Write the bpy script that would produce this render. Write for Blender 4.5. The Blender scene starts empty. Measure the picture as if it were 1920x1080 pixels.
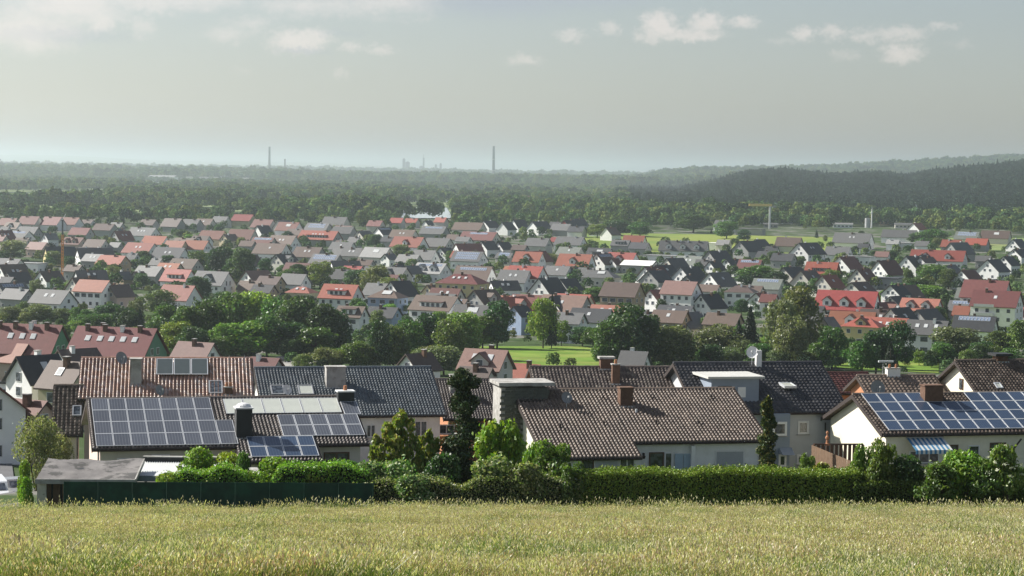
import bpy, math, random
import numpy as np
from mathutils import Vector, Matrix, noise

random.seed(11)
NPR = np.random.default_rng(11)
SC = bpy.context.scene
COL = SC.collection
rad = math.radians

# ------------------------------------------------------------------ camera
CAMZ = 60.0
FPX = 4000.0                                   # focal length in photo pixels (1920 wide)
TH = math.atan(220 / FPX)                      # pitch down
ROLL = rad(0.9)
_F = np.array([0, math.cos(TH), -math.sin(TH)])
_U0 = np.array([0, math.sin(TH), math.cos(TH)])
_R0 = np.array([1.0, 0, 0])
_R = _R0 * math.cos(ROLL) + _U0 * math.sin(ROLL)
_U = _U0 * math.cos(ROLL) - _R0 * math.sin(ROLL)
cam_d = bpy.data.cameras.new('camera')
cam = bpy.data.objects.new('camera', cam_d)
COL.objects.link(cam)
cam_d.sensor_width = 36.0
cam_d.lens = 36.0 * FPX / 1920.0
cam_d.clip_start = 0.5
cam_d.clip_end = 90000.0
m = Matrix(((_R[0], _U[0], -_F[0], 0), (_R[1], _U[1], -_F[1], 0), (_R[2], _U[2], -_F[2], CAMZ), (0, 0, 0, 1)))
cam.matrix_world = m
SC.camera = cam

# ------------------------------------------------------------------ sky, sun, exposure
SUN_EL, SUN_AZ = rad(36), rad(24)              # azimuth measured from -X towards +Y
to_sun = Vector((-math.cos(SUN_AZ) * math.cos(SUN_EL), math.sin(SUN_AZ) * math.cos(SUN_EL), math.sin(SUN_EL)))
SC.view_settings.view_transform = 'Standard'
SC.view_settings.look = 'None'
SC.view_settings.gamma = 1.0
SC.view_settings.exposure = EXPOSURE = 0.85
try:
    SC.view_settings.use_curve_mapping = False
except Exception:
    pass
SC.cycles.use_denoising = True
SC.cycles.max_bounces = 6
SC.cycles.diffuse_bounces = 2
SC.cycles.glossy_bounces = 2
SC.cycles.transmission_bounces = 2
SC.cycles.volume_bounces = 1
SC.cycles.transparent_max_bounces = 6

sun_d = bpy.data.lights.new('sun', 'SUN')
sun_d.energy = 5.0
sun_d.angle = rad(0.53)
sun_d.color = (1.0, 0.955, 0.88)
sun = bpy.data.objects.new('sun', sun_d)
COL.objects.link(sun)
sun.rotation_euler = (-to_sun).to_track_quat('-Z', 'Y').to_euler()

W = bpy.data.worlds.new('World')
SC.world = W
W.use_nodes = True
wt = W.node_tree
wt.nodes.clear()


class NT:
    """small helper for node trees"""
    def __init__(s, tree):
        s.t = tree

    def n(s, typ, **kw):
        nd = s.t.nodes.new(typ)
        for k, v in kw.items():
            if k.startswith('i_'):
                key = k[2:]
                key = int(key) if key.isdigit() else key.replace('_', ' ')
                s.set(nd, key, v)
            else:
                setattr(nd, k, v)
        return nd

    def set(s, nd, key, v):
        sock = nd.inputs[key]
        if isinstance(v, bpy.types.NodeSocket):
            s.t.links.new(v, sock)
        else:
            sock.default_value = v

    def math(s, op, a, b=None, c=None, clamp=False):
        nd = s.t.nodes.new('ShaderNodeMath')
        nd.operation = op
        nd.use_clamp = clamp
        for i, v in enumerate((a, b, c)):
            if v is not None:
                s.set(nd, i, v)
        return nd.outputs[0]

    def vmath(s, op, a, b=None, out=0):
        nd = s.t.nodes.new('ShaderNodeVectorMath')
        nd.operation = op
        s.set(nd, 0, a)
        if b is not None:
            s.set(nd, 1, b)
        return nd.outputs[out]

    def mix(s, fac, a, b, typ='MIX'):
        nd = s.t.nodes.new('ShaderNodeMix')
        nd.data_type = 'RGBA'
        nd.blend_type = typ
        s.set(nd, 0, fac)
        s.set(nd, 6, a if isinstance(a, bpy.types.NodeSocket) else (*a[:3], 1))
        s.set(nd, 7, b if isinstance(b, bpy.types.NodeSocket) else (*b[:3], 1))
        return nd.outputs[2]

    def ramp(s, fac, lo, hi, a=0.0, b=1.0, smooth=True):
        nd = s.t.nodes.new('ShaderNodeMapRange')
        nd.interpolation_type = 'SMOOTHSTEP' if smooth else 'LINEAR'
        s.set(nd, 0, fac)
        s.set(nd, 1, lo)
        s.set(nd, 2, hi)
        s.set(nd, 3, a)
        s.set(nd, 4, b)
        return nd.outputs[0]

    def noise(s, vec, scale, detail=3.0, rough=0.55, out=0):
        nd = s.t.nodes.new('ShaderNodeTexNoise')
        if vec is not None:
            s.set(nd, 'Vector', vec)
        s.set(nd, 'Scale', scale)
        s.set(nd, 'Detail', detail)
        s.set(nd, 'Roughness', rough)
        return nd.outputs[out]


def px_dir(px, py):
    d = _F + (px - 960) / FPX * _R - (py - 540) / FPX * _U
    return d / d[1]                            # forward component 1


w = NT(wt)
sky = w.n('ShaderNodeTexSky', sky_type='NISHITA', sun_disc=False, sun_elevation=SUN_EL,
          sun_rotation=math.atan2(to_sun.x, to_sun.y), altitude=200.0, air_density=1.0, dust_density=1.2, ozone_density=1.0)
tc = w.n('ShaderNodeTexCoord')
dirn = w.vmath('NORMALIZE', tc.outputs['Generated'])
sep = w.n('ShaderNodeSeparateXYZ', i_0=dirn)
# azimuth / elevation plane in "photo pixels" units of a thousand (a true function of direction, so it holds for any camera)
az = w.math('ARCTAN2', sep.outputs[0], sep.outputs[1])
el = w.math('ARCSINE', sep.outputs[2])
ae = w.n('ShaderNodeCombineXYZ', i_0=az, i_1=el).outputs[0]
CLOUDS = [(60, 52, 105, 50, 1.), (130, 12, 130, 44, .9), (190, 42, 34, 26, .8), (266, 50, 34, 24, .6), (300, 2, 190, 26, .8), (430, 62, 60, 24, .6), (455, 42, 60, 18, .6),
          (555, 78, 62, 24, 1.), (590, 70, 40, 20, .9), (660, 88, 24, 12, .6), (712, 94, 36, 12, .6), (590, 10, 150, 28, .65), (730, 4, 120, 30, .7), (735, 30, 80, 14, .4),
          (1066, 68, 32, 16, .7), (1142, 56, 22, 18, .6), (1240, 50, 36, 30, 1.1), (1222, 68, 34, 14, .9), (1318, 46, 42, 22, 1.), (1300, 66, 70, 14, .9), (1395, 44, 34, 14, .8), (1505, 62, 24, 18, .8),
          (1560, 60, 28, 18, .7), (1625, 66, 34, 16, .7), (1680, 62, 56, 18, .8), (1770, 50, 36, 10, .5), (1692, 100, 44, 22, .9), (1580, 106, 32, 15, .5), (1470, 76, 34, 10, .4),
          (640, 135, 18, 14, .45), (985, 112, 40, 13, .6), (455, 135, 30, 10, .3), (1800, 82, 36, 10, .4)]
warp = w.noise(w.vmath('MULTIPLY', ae, (1, 1.2, 1)), 260.0, 4, .6, out=1)
aew = w.vmath('ADD', ae, w.vmath('MULTIPLY', w.vmath('SUBTRACT', warp, (.5, .5, .5)), (.016, .009, 0)))
blob = None
for (cx, cy, rx, ry, st) in CLOUDS:
    d = px_dir(cx, cy)
    a_ = math.atan2(d[0], d[1])
    e_ = math.asin(d[2] / np.linalg.norm(d))
    v = w.vmath('MULTIPLY', w.vmath('SUBTRACT', aew, (a_, e_, 0)), (FPX / rx, FPX / ry, 0))
    ln = w.vmath('LENGTH', v, out=1)
    g = w.ramp(ln, 1.55, 0.1, 0.0, st)
    blob = g if blob is None else w.math('MAXIMUM', blob, g)
d0 = px_dir(960, 0)
top_e = math.asin(d0[2] / np.linalg.norm(d0))
# the cloud field that goes on above and around the frame
cn = w.noise(w.vmath('MULTIPLY', dirn, (9, 9, 26)), 1.0, 6, .58)
field = w.math('MULTIPLY', w.ramp(cn, .56, .74), w.ramp(el, top_e - .004, top_e + .06))
fine = w.noise(w.vmath('MULTIPLY', dirn, (60, 60, 110)), 1.0, 5, .6)
cl = w.math('ADD', w.math('MAXIMUM', blob, field), w.math('MULTIPLY', w.math('SUBTRACT', fine, .50), 1.1))
cl = w.math('MULTIPLY', w.ramp(cl, .05, 1.15), w.ramp(w.math('MAXIMUM', blob, field), .02, .25))
# grey cloud base at the upper middle
dk = None
for (cx, cy, rx, ry, st) in [(930, -2, 190, 42, 1.), (1070, -8, 190, 32, .9), (640, 62, 60, 9, .35), (120, 66, 160, 18, .45), (700, -14, 260, 22, .3), (570, 96, 60, 9, .5)]:
    d = px_dir(cx, cy)
    a_ = math.atan2(d[0], d[1]); e_ = math.asin(d[2] / np.linalg.norm(d))
    v = w.vmath('MULTIPLY', w.vmath('SUBTRACT', aew, (a_, e_, 0)), (FPX / rx, FPX / ry, 0))
    g = w.ramp(w.vmath('LENGTH', v, out=1), 1.2, 0.1, 0.0, st)
    dk = g if dk is None else w.math('MAXIMUM', dk, g)
SKYTINT = (1.0, 1.0, 1.035)
skyc = w.mix(1.0, sky.outputs[0], SKYTINT, 'MULTIPLY')
grey = w.n('ShaderNodeHueSaturation', i_Saturation=0.72, i_Color=skyc)
skyv = w.mix(1.0, grey.outputs[0], (0.80, 0.80, 0.80), 'MULTIPLY')
bright = w.mix(w.math('MULTIPLY', cl, .46), skyv, (9.2, 8.0, 7.4))
out_c = w.mix(w.math('MULTIPLY', dk, .7), bright, (3.6, 3.95, 4.5))
bg = w.n('ShaderNodeBackground', i_Color=out_c, i_Strength=0.068)
wo = w.n('ShaderNodeOutputWorld', i_Surface=bg.outputs[0])


# ------------------------------------------------------------------ geometry of the place
def px_ray(px, py):
    return np.array([0.0, 0.0, CAMZ]), px_dir(px, py)


def at(px, py, Y):
    d = px_dir(px, py)
    return np.array([0.0, 0.0, CAMZ]) + d * Y


def project(p):
    q = np.array(p, dtype=float) - np.array([0, 0, CAMZ])
    z = q @ _F
    return 960 + FPX * (q @ _R) / z, 540 - FPX * (q @ _U) / z


_PY = [-400, -60, 0, 34, 60, 93, 97, 121, 150, 200, 300, 400, 500, 610, 710, 850, 1000, 1200, 1400, 1670, 1900, 2300, 3500, 5500, 9000, 18000, 46000]
_PD = [-18, -4.0, 1.65, 6.45, 10.2, 15.0, 15.35, 17.8, 21.2, 27, 35, 41, 45.4, 48.7, 50, 51.4, 50.9, 48.8, 46.4, 43.7, 43.0, 44.9, 43.8, 46.8, 49.5, 58, 57]
_CX = [700, 1100, 1180, 1260, 1330, 1400, 1460, 1560, 1640, 1700, 1740, 1920, 2300]
_CY = [400, 395, 379, 362, 345, 326, 321, 333, 327, 333, 325, 306, 290]
_DX = [960, 1150, 1200, 1240, 1290, 1400, 1560, 1700, 1920, 2400]
_DY = [336, 334, 329, 321, 316, 315, 311, 303, 290, 270]
_EX = [-600, 0, 200, 500, 700, 850, 960, 2200]
_EY = [300, 314, 317, 323, 330, 334, 335, 350]


def hy(px):                                    # horizon row at a photo column
    return 320 + (px - 960) * math.tan(ROLL)


def sstep(a, b, x):
    t = np.clip((x - a) / (b - a), 0, 1)
    return t * t * (3 - 2 * t)


def zg(x, Y):
    """ground height, vectorised"""
    x = np.asarray(x, dtype=float)
    Y = np.asarray(Y, dtype=float)
    drop = np.interp(Y, _PY, _PD)
    Ys = np.maximum(Y, 60.0)
    px = 960 + FPX * x / Ys
    z = CAMZ - drop
    # street dips on the left
    z = z - 2.6 * sstep(98, 135, Y) * (1 - sstep(240, 330, Y)) * sstep(-22, -32, x)
    # wooded hill on the right
    crest = CAMZ + (hy(px) - np.interp(px, _CX, _CY)) / FPX * 4200.0 - 7.0
    base = CAMZ - np.interp(2350.0, _PY, _PD)
    h1 = np.maximum(crest - base, 0) * sstep(2050, 4200, Y) * (1 - sstep(4300, 6500, Y)) * (px > 1000)
    c2 = CAMZ + (hy(px) - np.interp(px, _DX, _DY)) / FPX * 8600.0 - 30.0
    b2 = CAMZ - 50.0
    h2 = np.maximum(c2 - b2, 0) * sstep(6200, 8600, Y) * (1 - sstep(8600, 12000, Y)) * (px > 1100)
    c3 = CAMZ + (hy(px) - np.interp(px, _EX, _EY)) / FPX * 7600.0 - 22.0
    h3 = np.maximum(c3 - b2, 0) * sstep(5600, 7600, Y) * (1 - sstep(7600, 9500, Y)) * (px < 1100)
    # low hills on the far horizon, left
    c4 = (150 * np.exp(-((px - 60) / 260.0) ** 2) + 95 * np.exp(-((px - 560) / 240.0) ** 2) + 40) * sstep(20000, 34000, Y) * (1 - sstep(34000, 44000, Y))
    z = z + h1 + h2 + h3 + c4 + (0.0157 * np.clip(x, -45, 45) - .12) * sstep(20, 60, Y) * (1 - sstep(97, 125, Y))
    return z


def ground_hit(px, py, h=0.0, y0=95.0, y1=30000.0):
    """distance at which the ray through a photo pixel meets the ground raised by h"""
    d = px_dir(px, py)
    Y = np.geomspace(y0, y1, 4000)
    f = CAMZ + d[2] * Y - (zg(d[0] * Y, Y) + h)
    i = np.argmax(f < 0)
    if f[i] >= 0:
        i = len(Y) - 1
    if i == 0:
        return float(Y[0])
    a, b = Y[i - 1], Y[i]
    t = f[i - 1] / (f[i - 1] - f[i] + 1e-12)
    return float(a + (b - a) * t)


# ------------------------------------------------------------------ materials
MATS = {}


def mat(name, base, rough=0.85, spec=0.3, var=0.12, nscale=2.0, bump=0.0, bscale=20.0, island=0.0, obj=0.0, metal=0.0, second=None, sec_scale=0.6, sec_lo=.45, sec_hi=.6, coat=0.0):
    if name in MATS:
        return MATS[name]
    M = bpy.data.materials.new(name)
    M.use_nodes = True
    t = M.node_tree
    t.nodes.clear()
    q = NT(t)
    co = q.n('ShaderNodeTexCoord').outputs['Object']
    n1 = q.noise(co, nscale, 5, .6)
    v = q.ramp(n1, .3, .7, 1 - var, 1 + var, smooth=False)
    col = q.mix(1.0, base, base)
    if second is not None:
        n2 = q.noise(co, sec_scale, 5, .65)
        col = q.mix(q.ramp(n2, sec_lo, sec_hi), base, second)
    if island:
        g = q.n('ShaderNodeNewGeometry')
        v = q.math('MULTIPLY', v, q.ramp(g.outputs['Random Per Island'], 0, 1, 1 - island, 1 + island, smooth=False))
    if obj:
        oi = q.n('ShaderNodeObjectInfo')
        v = q.math('MULTIPLY', v, q.ramp(oi.outputs['Random'], 0, 1, 1 - obj, 1 + obj, smooth=False))
    vv = q.n('ShaderNodeCombineColor', i_0=v, i_1=v, i_2=v).outputs[0]
    col = q.mix(1.0, col, vv, 'MULTIPLY')
    b = q.n('ShaderNodeBsdfPrincipled', i_Base_Color=col, i_Roughness=rough, i_Metallic=metal)
    b.inputs['Specular IOR Level'].default_value = spec
    if coat:
        b.inputs['Coat Weight'].default_value = coat
    if bump:
        bn = q.n('ShaderNodeBump', i_Strength=bump, i_Distance=0.05, i_Height=q.noise(co, bscale, 4, .6))
        q.set(b, 'Normal', bn.outputs[0])
    q.n('ShaderNodeOutputMaterial', i_Surface=b.outputs[0])
    MATS[name] = M
    return M


def leaf_mat(name, base, hue_var=0.03, val_var=0.35, obj_var=0.25, trans=0.35, second=None, sec=0.3, gloss=.03):
    if name in MATS:
        return MATS[name]
    M = bpy.data.materials.new(name)
    M.use_nodes = True
    t = M.node_tree
    t.nodes.clear()
    q = NT(t)
    g = q.n('ShaderNodeNewGeometry')
    oi = q.n('ShaderNodeObjectInfo')
    r = g.outputs['Random Per Island']
    val = q.math('MULTIPLY', q.ramp(r, 0, 1, 1 - val_var, 1 + val_var, smooth=False), q.ramp(oi.outputs['Random'], 0, 1, 1 - obj_var, 1 + obj_var, smooth=False))
    hue = q.math('ADD', q.ramp(q.math('FRACT', q.math('MULTIPLY', r, 37.3)), 0, 1, .5 - hue_var, .5 + hue_var, smooth=False),
                 q.ramp(q.math('FRACT', q.math('MULTIPLY', oi.outputs['Random'], 17.7)), 0, 1, -hue_var, hue_var, smooth=False))
    col = q.mix(0.0, base, base)
    if second is not None:
        col = q.mix(q.ramp(q.math('FRACT', q.math('MULTIPLY', r, 91.7)), 1 - sec - .02, 1 - sec + .02), base, second)
    hs = q.n('ShaderNodeHueSaturation', i_Hue=hue, i_Value=val, i_Color=col)
    df = q.n('ShaderNodeBsdfDiffuse', i_Color=hs.outputs[0])
    tl = q.n('ShaderNodeBsdfTranslucent', i_Color=q.mix(1.0, hs.outputs[0], (1.15, 1.25, .55), 'MULTIPLY'))
    gl = q.n('ShaderNodeBsdfGlossy', i_Color=(1, 1, 1, 1), i_Roughness=.45)
    mx = q.n('ShaderNodeMixShader', i_0=trans, i_1=df.outputs[0], i_2=tl.outputs[0])
    m2 = q.n('ShaderNodeMixShader', i_0=gloss, i_1=mx.outputs[0], i_2=gl.outputs[0])
    q.n('ShaderNodeOutputMaterial', i_Surface=m2.outputs[0])
    MATS[name] = M
    return M


# ------------------------------------------------------------------ mesh helpers
def link(o, parent=None):
    COL.objects.link(o)
    if parent is not None:
        o.parent = parent
    return o


def mesh_obj(name, me, parent=None, kind=None, loc=None, rz=None):
    o = bpy.data.objects.new(name, me)
    link(o, parent)
    if kind:
        o['kind'] = kind
    if loc is not None:
        o.location = loc
    if rz is not None:
        o.rotation_euler = (0, 0, rz)
    return o


def np_mesh(name, V, Fc, mats, midx=None, smooth=False):
    """V (n,3); Fc (m,k) int array"""
    me = bpy.data.meshes.new(name)
    V = np.asarray(V, dtype=np.float32)
    Fc = np.asarray(Fc, dtype=np.int32)
    me.vertices.add(len(V))
    me.vertices.foreach_set('co', V.ravel())
    k = Fc.shape[1]
    me.loops.add(Fc.size)
    me.loops.foreach_set('vertex_index', Fc.ravel())
    me.polygons.add(len(Fc))
    me.polygons.foreach_set('loop_start', np.arange(0, Fc.size, k, dtype=np.int32))
    me.polygons.foreach_set('loop_total', np.full(len(Fc), k, dtype=np.int32))
    if midx is not None:
        me.polygons.foreach_set('material_index', np.asarray(midx, dtype=np.int32))
    if smooth:
        me.polygons.foreach_set('use_smooth', np.ones(len(Fc), dtype=bool))
    for mm in (mats if isinstance(mats, (list, tuple)) else [mats]):
        me.materials.append(mm)
    me.update()
    me.validate()
    return me


class MB:
    def __init__(s):
        s.v = []; s.f = []; s.m = []; s.mats = []

    def mi(s, m_):
        if m_ not in s.mats:
            s.mats.append(m_)
        return s.mats.index(m_)

    def poly(s, pts, m_):
        b = len(s.v)
        s.v += [tuple(p) for p in pts]
        s.f.append(tuple(range(b, b + len(pts)))); s.m.append(s.mi(m_))

    def hexa(s, P, m_, top=None):
        """8 points: bottom 4 (ccw from above), top 4"""
        b = len(s.v)
        s.v += [tuple(p) for p in P]
        k = s.mi(m_)
        kt = s.mi(top) if top else k
        for f, kk in (((3, 2, 1, 0), k), ((4, 5, 6, 7), kt), ((0, 1, 5, 4), k), ((1, 2, 6, 5), k), ((2, 3, 7, 6), k), ((3, 0, 4, 7), k)):
            s.f.append(tuple(b + i for i in f)); s.m.append(kk)

    def box(s, x0, x1, y0, y1, z0, z1, m_, top=None, taper=0.0):
        t = taper
        s.hexa([(x0, y0, z0), (x1, y0, z0), (x1, y1, z0), (x0, y1, z0), (x0 + t, y0 + t, z1), (x1 - t, y0 + t, z1), (x1 - t, y1 - t, z1), (x0 + t, y1 - t, z1)], m_, top)

    def prism(s, prof, x0, x1, m_, cap=None):
        """profile of (y, z) points swept along x"""
        n = len(prof); b = len(s.v)
        s.v += [(x0, y, z) for y, z in prof] + [(x1, y, z) for y, z in prof]
        k = s.mi(m_); kc = s.mi(cap) if cap else k
        for i in range(n):
            j = (i + 1) % n
            s.f.append((b + i, b + j, b + n + j, b + n + i)); s.m.append(k)
        s.f.append(tuple(b + i for i in range(n))[::-1]); s.m.append(kc)
        s.f.append(tuple(b + n + i for i in range(n))); s.m.append(kc)

    def prismy(s, prof, y0, y1, m_, cap=None):
        """profile of (x, z) points swept along y"""
        n = len(prof); b = len(s.v)
        s.v += [(x, y0, z) for x, z in prof] + [(x, y1, z) for x, z in prof]
        k = s.mi(m_); kc = s.mi(cap) if cap else k
        for i in range(n):
            j = (i + 1) % n
            s.f.append((b + i, b + j, b + n + j, b + n + i)); s.m.append(k)
        s.f.append(tuple(b + i for i in range(n))); s.m.append(kc)
        s.f.append(tuple(b + n + i for i in range(n))[::-1]); s.m.append(kc)

    def cyl(s, p0, p1, r0, r1, m_, n=8, cap=True):
        p0 = Vector(p0); p1 = Vector(p1)
        ax = (p1 - p0).normalized()
        u = ax.cross(Vector((0, 0, 1)))
        if u.length < 1e-3:
            u = Vector((1, 0, 0))
        u.normalize(); v = ax.cross(u)
        b = len(s.v); k = s.mi(m_)
        for p, r in ((p0, r0), (p1, r1)):
            for i in range(n):
                a = 2 * math.pi * i / n
                s.v.append(tuple(p + u * math.cos(a) * r + v * math.sin(a) * r))
        for i in range(n):
            j = (i + 1) % n
            s.f.append((b + i, b + j, b + n + j, b + n + i)); s.m.append(k)
        if cap:
            s.f.append(tuple(b + i for i in range(n))[::-1]); s.m.append(k)
            s.f.append(tuple(b + n + i for i in range(n))); s.m.append(k)

    def mesh(s, name):
        me = bpy.data.meshes.new(name)
        me.from_pydata(s.v, [], s.f)
        for mm in s.mats:
            me.materials.append(mm)
        me.polygons.foreach_set('material_index', s.m)
        me.update()
        return me

    def build(s, name, parent=None, kind=None, loc=None, rz=None):
        import bmesh
        me = s.mesh(name)
        bm = bmesh.new(); bm.from_mesh(me)
        bmesh.ops.recalc_face_normals(bm, faces=bm.faces)
        bm.to_mesh(me); bm.free()
        return mesh_obj(name, me, parent, kind, loc, rz)


LABELS = []            # (object, description, px, py)


def tag(o, cat, desc=None, group=None, px=None, py=None, label=None):
    o['category'] = cat
    if group:
        o['group'] = group
    if label:
        o['label'] = label
    else:
        LABELS.append((o, desc, px, py))
    return o


def empty(name, loc, rz=0.0):
    o = bpy.data.objects.new(name, None)
    o.empty_display_size = 1.0
    COL.objects.link(o)
    o.location = [float(c) for c in loc]
    o.rotation_euler = (0, 0, rz)
    return o


# ------------------------------------------------------------------ the ground, one sheet to the horizon
def ground_material():
    M = bpy.data.materials.new('ground_soil_and_grass')
    M.use_nodes = True
    t = M.node_tree; t.nodes.clear(); q = NT(t)
    co = q.n('ShaderNodeTexCoord').outputs['Object']
    sp = q.n('ShaderNodeSeparateXYZ', i_0=co)
    Y = sp.outputs[1]
    n_big = q.noise(co, .004, 5, .6)
    n_mid = q.noise(co, .05, 5, .6)
    n_fin = q.noise(co, 1.5, 4, .6)
    meadow = q.mix(q.ramp(q.noise(co, .12, 5, .6), .4, .6), (.13, .135, .036), (.17, .14, .055))
    meadow = q.mix(q.ramp(n_fin, .3, .7), q.mix(1.0, meadow, (.6, .6, .6), 'MULTIPLY'), meadow)
    village = q.mix(q.ramp(n_mid, .5, .58), (.045, .075, .022), (.16, .155, .14))
    village = q.mix(q.ramp(q.noise(co, .16, 4, .6), .56, .62), village, (.035, .06, .018))
    farl = q.mix(q.ramp(n_big, .42, .55), (.05, .08, .03), (.22, .27, .12))
    c = q.mix(q.ramp(Y, 93.5, 95.5), meadow, village)
    c = q.mix(q.ramp(Y, 1800, 2050), c, farl)
    b = q.n('ShaderNodeBsdfPrincipled', i_Base_Color=c, i_Roughness=1.0)
    b.inputs['Specular IOR Level'].default_value = .1
    q.n('ShaderNodeOutputMaterial', i_Surface=b.outputs[0])
    return M


def fan_sheet(name, Ys, us, off, m_, clip=None, kind='structure', y_off=150.0):
    Yg, ug = np.meshgrid(Ys, us, indexing='ij')
    X = ug * (np.maximum(Yg, 0) + y_off)
    Z = zg(X, Yg) + off
    V = np.stack([X, Yg, Z], -1).reshape(-1, 3)
    nr, nc = Yg.shape
    i = np.arange(nr - 1)[:, None] * nc + np.arange(nc - 1)[None, :]
    Fc = np.stack([i, i + 1, i + nc + 1, i + nc], -1).reshape(-1, 4)
    return mesh_obj(name, np_mesh(name, V, Fc, m_, smooth=True), kind=kind)


Ys = np.concatenate([np.linspace(-100, 90, 60), np.linspace(91, 330, 140), np.geomspace(335, 2300, 150), np.geomspace(2340, 10000, 150), np.geomspace(10400, 46000, 40)])
g = fan_sheet('ground', Ys, np.linspace(-.55, .55, 221), 0.0, ground_material())


def patch(name, px_poly, m_, off=0.25, kind='structure', nx=30, ny=8):
    """a field or water sheet whose four corners are found on the ground: order left-near, right-near, right-far, left-far"""
    pts = []
    for (px, py) in px_poly:
        Y = ground_hit(px, py)
        pts.append(at(px, py, Y)[:2])
    a, b, c, d = [np.array(p) for p in pts]
    s = np.linspace(0, 1, nx)[None, :, None]; t_ = np.linspace(0, 1, ny)[:, None, None]
    P = (a * (1 - s) + b * s) * (1 - t_) + (d * (1 - s) + c * s) * t_
    Z = zg(P[..., 0], P[..., 1]) + off
    V = np.concatenate([P, Z[..., None]], -1).reshape(-1, 3)
    i = np.arange(ny - 1)[:, None] * nx + np.arange(nx - 1)[None, :]
    Fc = np.stack([i, i + 1, i + nx + 1, i + nx], -1).reshape(-1, 4)
    return mesh_obj(name, np_mesh(name, V, Fc, m_, smooth=True), kind=kind)


M_lawn = mat('lawn_grass', (.125, .21, .03), 1, .1, .25, .08, second=(.19, .24, .05), sec_scale=.06)
M_yellow = mat('crop_field', (.21, .25, .055), 1, .1, .12, .02, second=(.14, .20, .045), sec_scale=.01)
M_green = mat('pale_field', (.16, .22, .075), 1, .1, .15, .01, second=(.24, .27, .11), sec_scale=.006)
M_asph = mat('asphalt', (.12, .12, .125), .95, .2, .15, .5)
M_pave = mat('light_paving', (.3, .29, .27), .95, .2, .15, .5)
M_water = mat('lake_water', (.42, .46, .45), .25, .5, .04, .01)
patch('meadow_field', [(880, 690), (1140, 690), (1120, 650), (900, 650)], M_lawn, .12)
patch('meadow_field', [(1560, 690), (1760, 700), (1760, 672), (1570, 668)], M_lawn, .12)
patch('meadow_field', [(1560, 650), (1930, 655), (1930, 618), (1790, 622)], M_lawn, .1)
patch('crop_field', [(1060, 470), (1330, 475), (1330, 440), (1080, 436)], M_yellow, .2)
patch('crop_field', [(1330, 476), (1620, 478), (1570, 446), (1330, 440)], M_yellow, .2)
patch('crop_field', [(1700, 470), (1930, 470), (1930, 447), (1700, 446)], M_green, .2)
patch('pale_field', [(-40, 386), (230, 388), (215, 366), (-40, 362)], M_green, .6)
patch('pale_field', [(60, 372), (250, 374), (215, 360), (90, 359)], M_green, .7)
patch('road', [(395, 694), (560, 690), (625, 668), (540, 667)], M_pave, .15)
patch('road', [(-40, 960), (60, 955), (20, 850), (-60, 845)], M_asph, .12)
patch('lake_water', [(752, 411), (850, 411), (838, 391), (752, 391)], M_water, 1.0)

# ------------------------------------------------------------------ foliage
def leaf_cards(P, N, size, rng, aspect=.55, jitter=.9):
    """one small four-cornered leaf per point P, facing roughly along N"""
    n = len(P)
    N = N + rng.normal(0, jitter, (n, 3))
    N /= np.linalg.norm(N, axis=1)[:, None] + 1e-9
    T = np.cross(N, rng.normal(0, 1, (n, 3)))
    T /= np.linalg.norm(T, axis=1)[:, None] + 1e-9
    B = np.cross(N, T)
    s = (size * rng.uniform(.6, 1.35, n))[:, None]
    V = np.stack([P - T * s, P - B * s * aspect, P + T * s, P + B * s * aspect], 1)
    V[:, 0] -= N * s * .25
    V[:, 2] -= N * s * .25
    F_ = np.arange(4 * n).reshape(n, 4)
    return V.reshape(-1, 3), F_


def crown(name, m_, n=3000, seed=0, H=10.0, Wd=8.0, base=.18, lobes=26, size=.34, shape='round', lobe_r=(.16, .30)):
    rng = np.random.default_rng(seed)
    C_ = []; R_ = []
    for _ in range(lobes):
        u = rng.uniform(0, 1); th = rng.uniform(0, 2 * math.pi)
        zc = base + (1 - base) * (.08 + .84 * u)
        t = (zc - base) / (1 - base)
        if shape == 'round':
            rr = math.sin(math.pi * min(1, (t * .86 + .12))) ** .7
        elif shape == 'column':
            rr = .75 + .25 * math.sin(math.pi * t)
        elif shape == 'oval':
            rr = math.sin(math.pi * min(1, (t * .9 + .07))) ** .5
        else:                                  # bush
            rr = math.cos(t * 1.35)
        rd = rr * .5 * Wd * rng.uniform(.35, .8)
        lr = rng.uniform(*lobe_r) * min(Wd, H)
        C_.append((math.cos(th) * rd, math.sin(th) * rd, min(zc * H, H - lr * .75)))
        R_.append(lr)
    C_ = np.array(C_); R_ = np.array(R_)
    w_ = R_ ** 2; w_ /= w_.sum()
    k = rng.choice(lobes, n, p=w_)
    D = rng.normal(0, 1, (n, 3)); D /= np.linalg.norm(D, axis=1)[:, None]
    rfac = rng.uniform(.62, 1.08, n) ** .6
    stray = rng.uniform(0, 1, n) < .10
    rfac = np.where(stray, rfac * rng.uniform(1.0, 1.38, n), rfac)
    P = C_[k] + D * (R_[k] * rfac)[:, None] * np.array([1, 1, .82])
    P[:, 2] = np.maximum(P[:, 2], base * H * .5 + rng.uniform(0, .1, n) * H)
    V, F_ = leaf_cards(P, D + np.array([0, 0, .35]), size, rng)
    return np_mesh(name, V, F_, m_)


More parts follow.
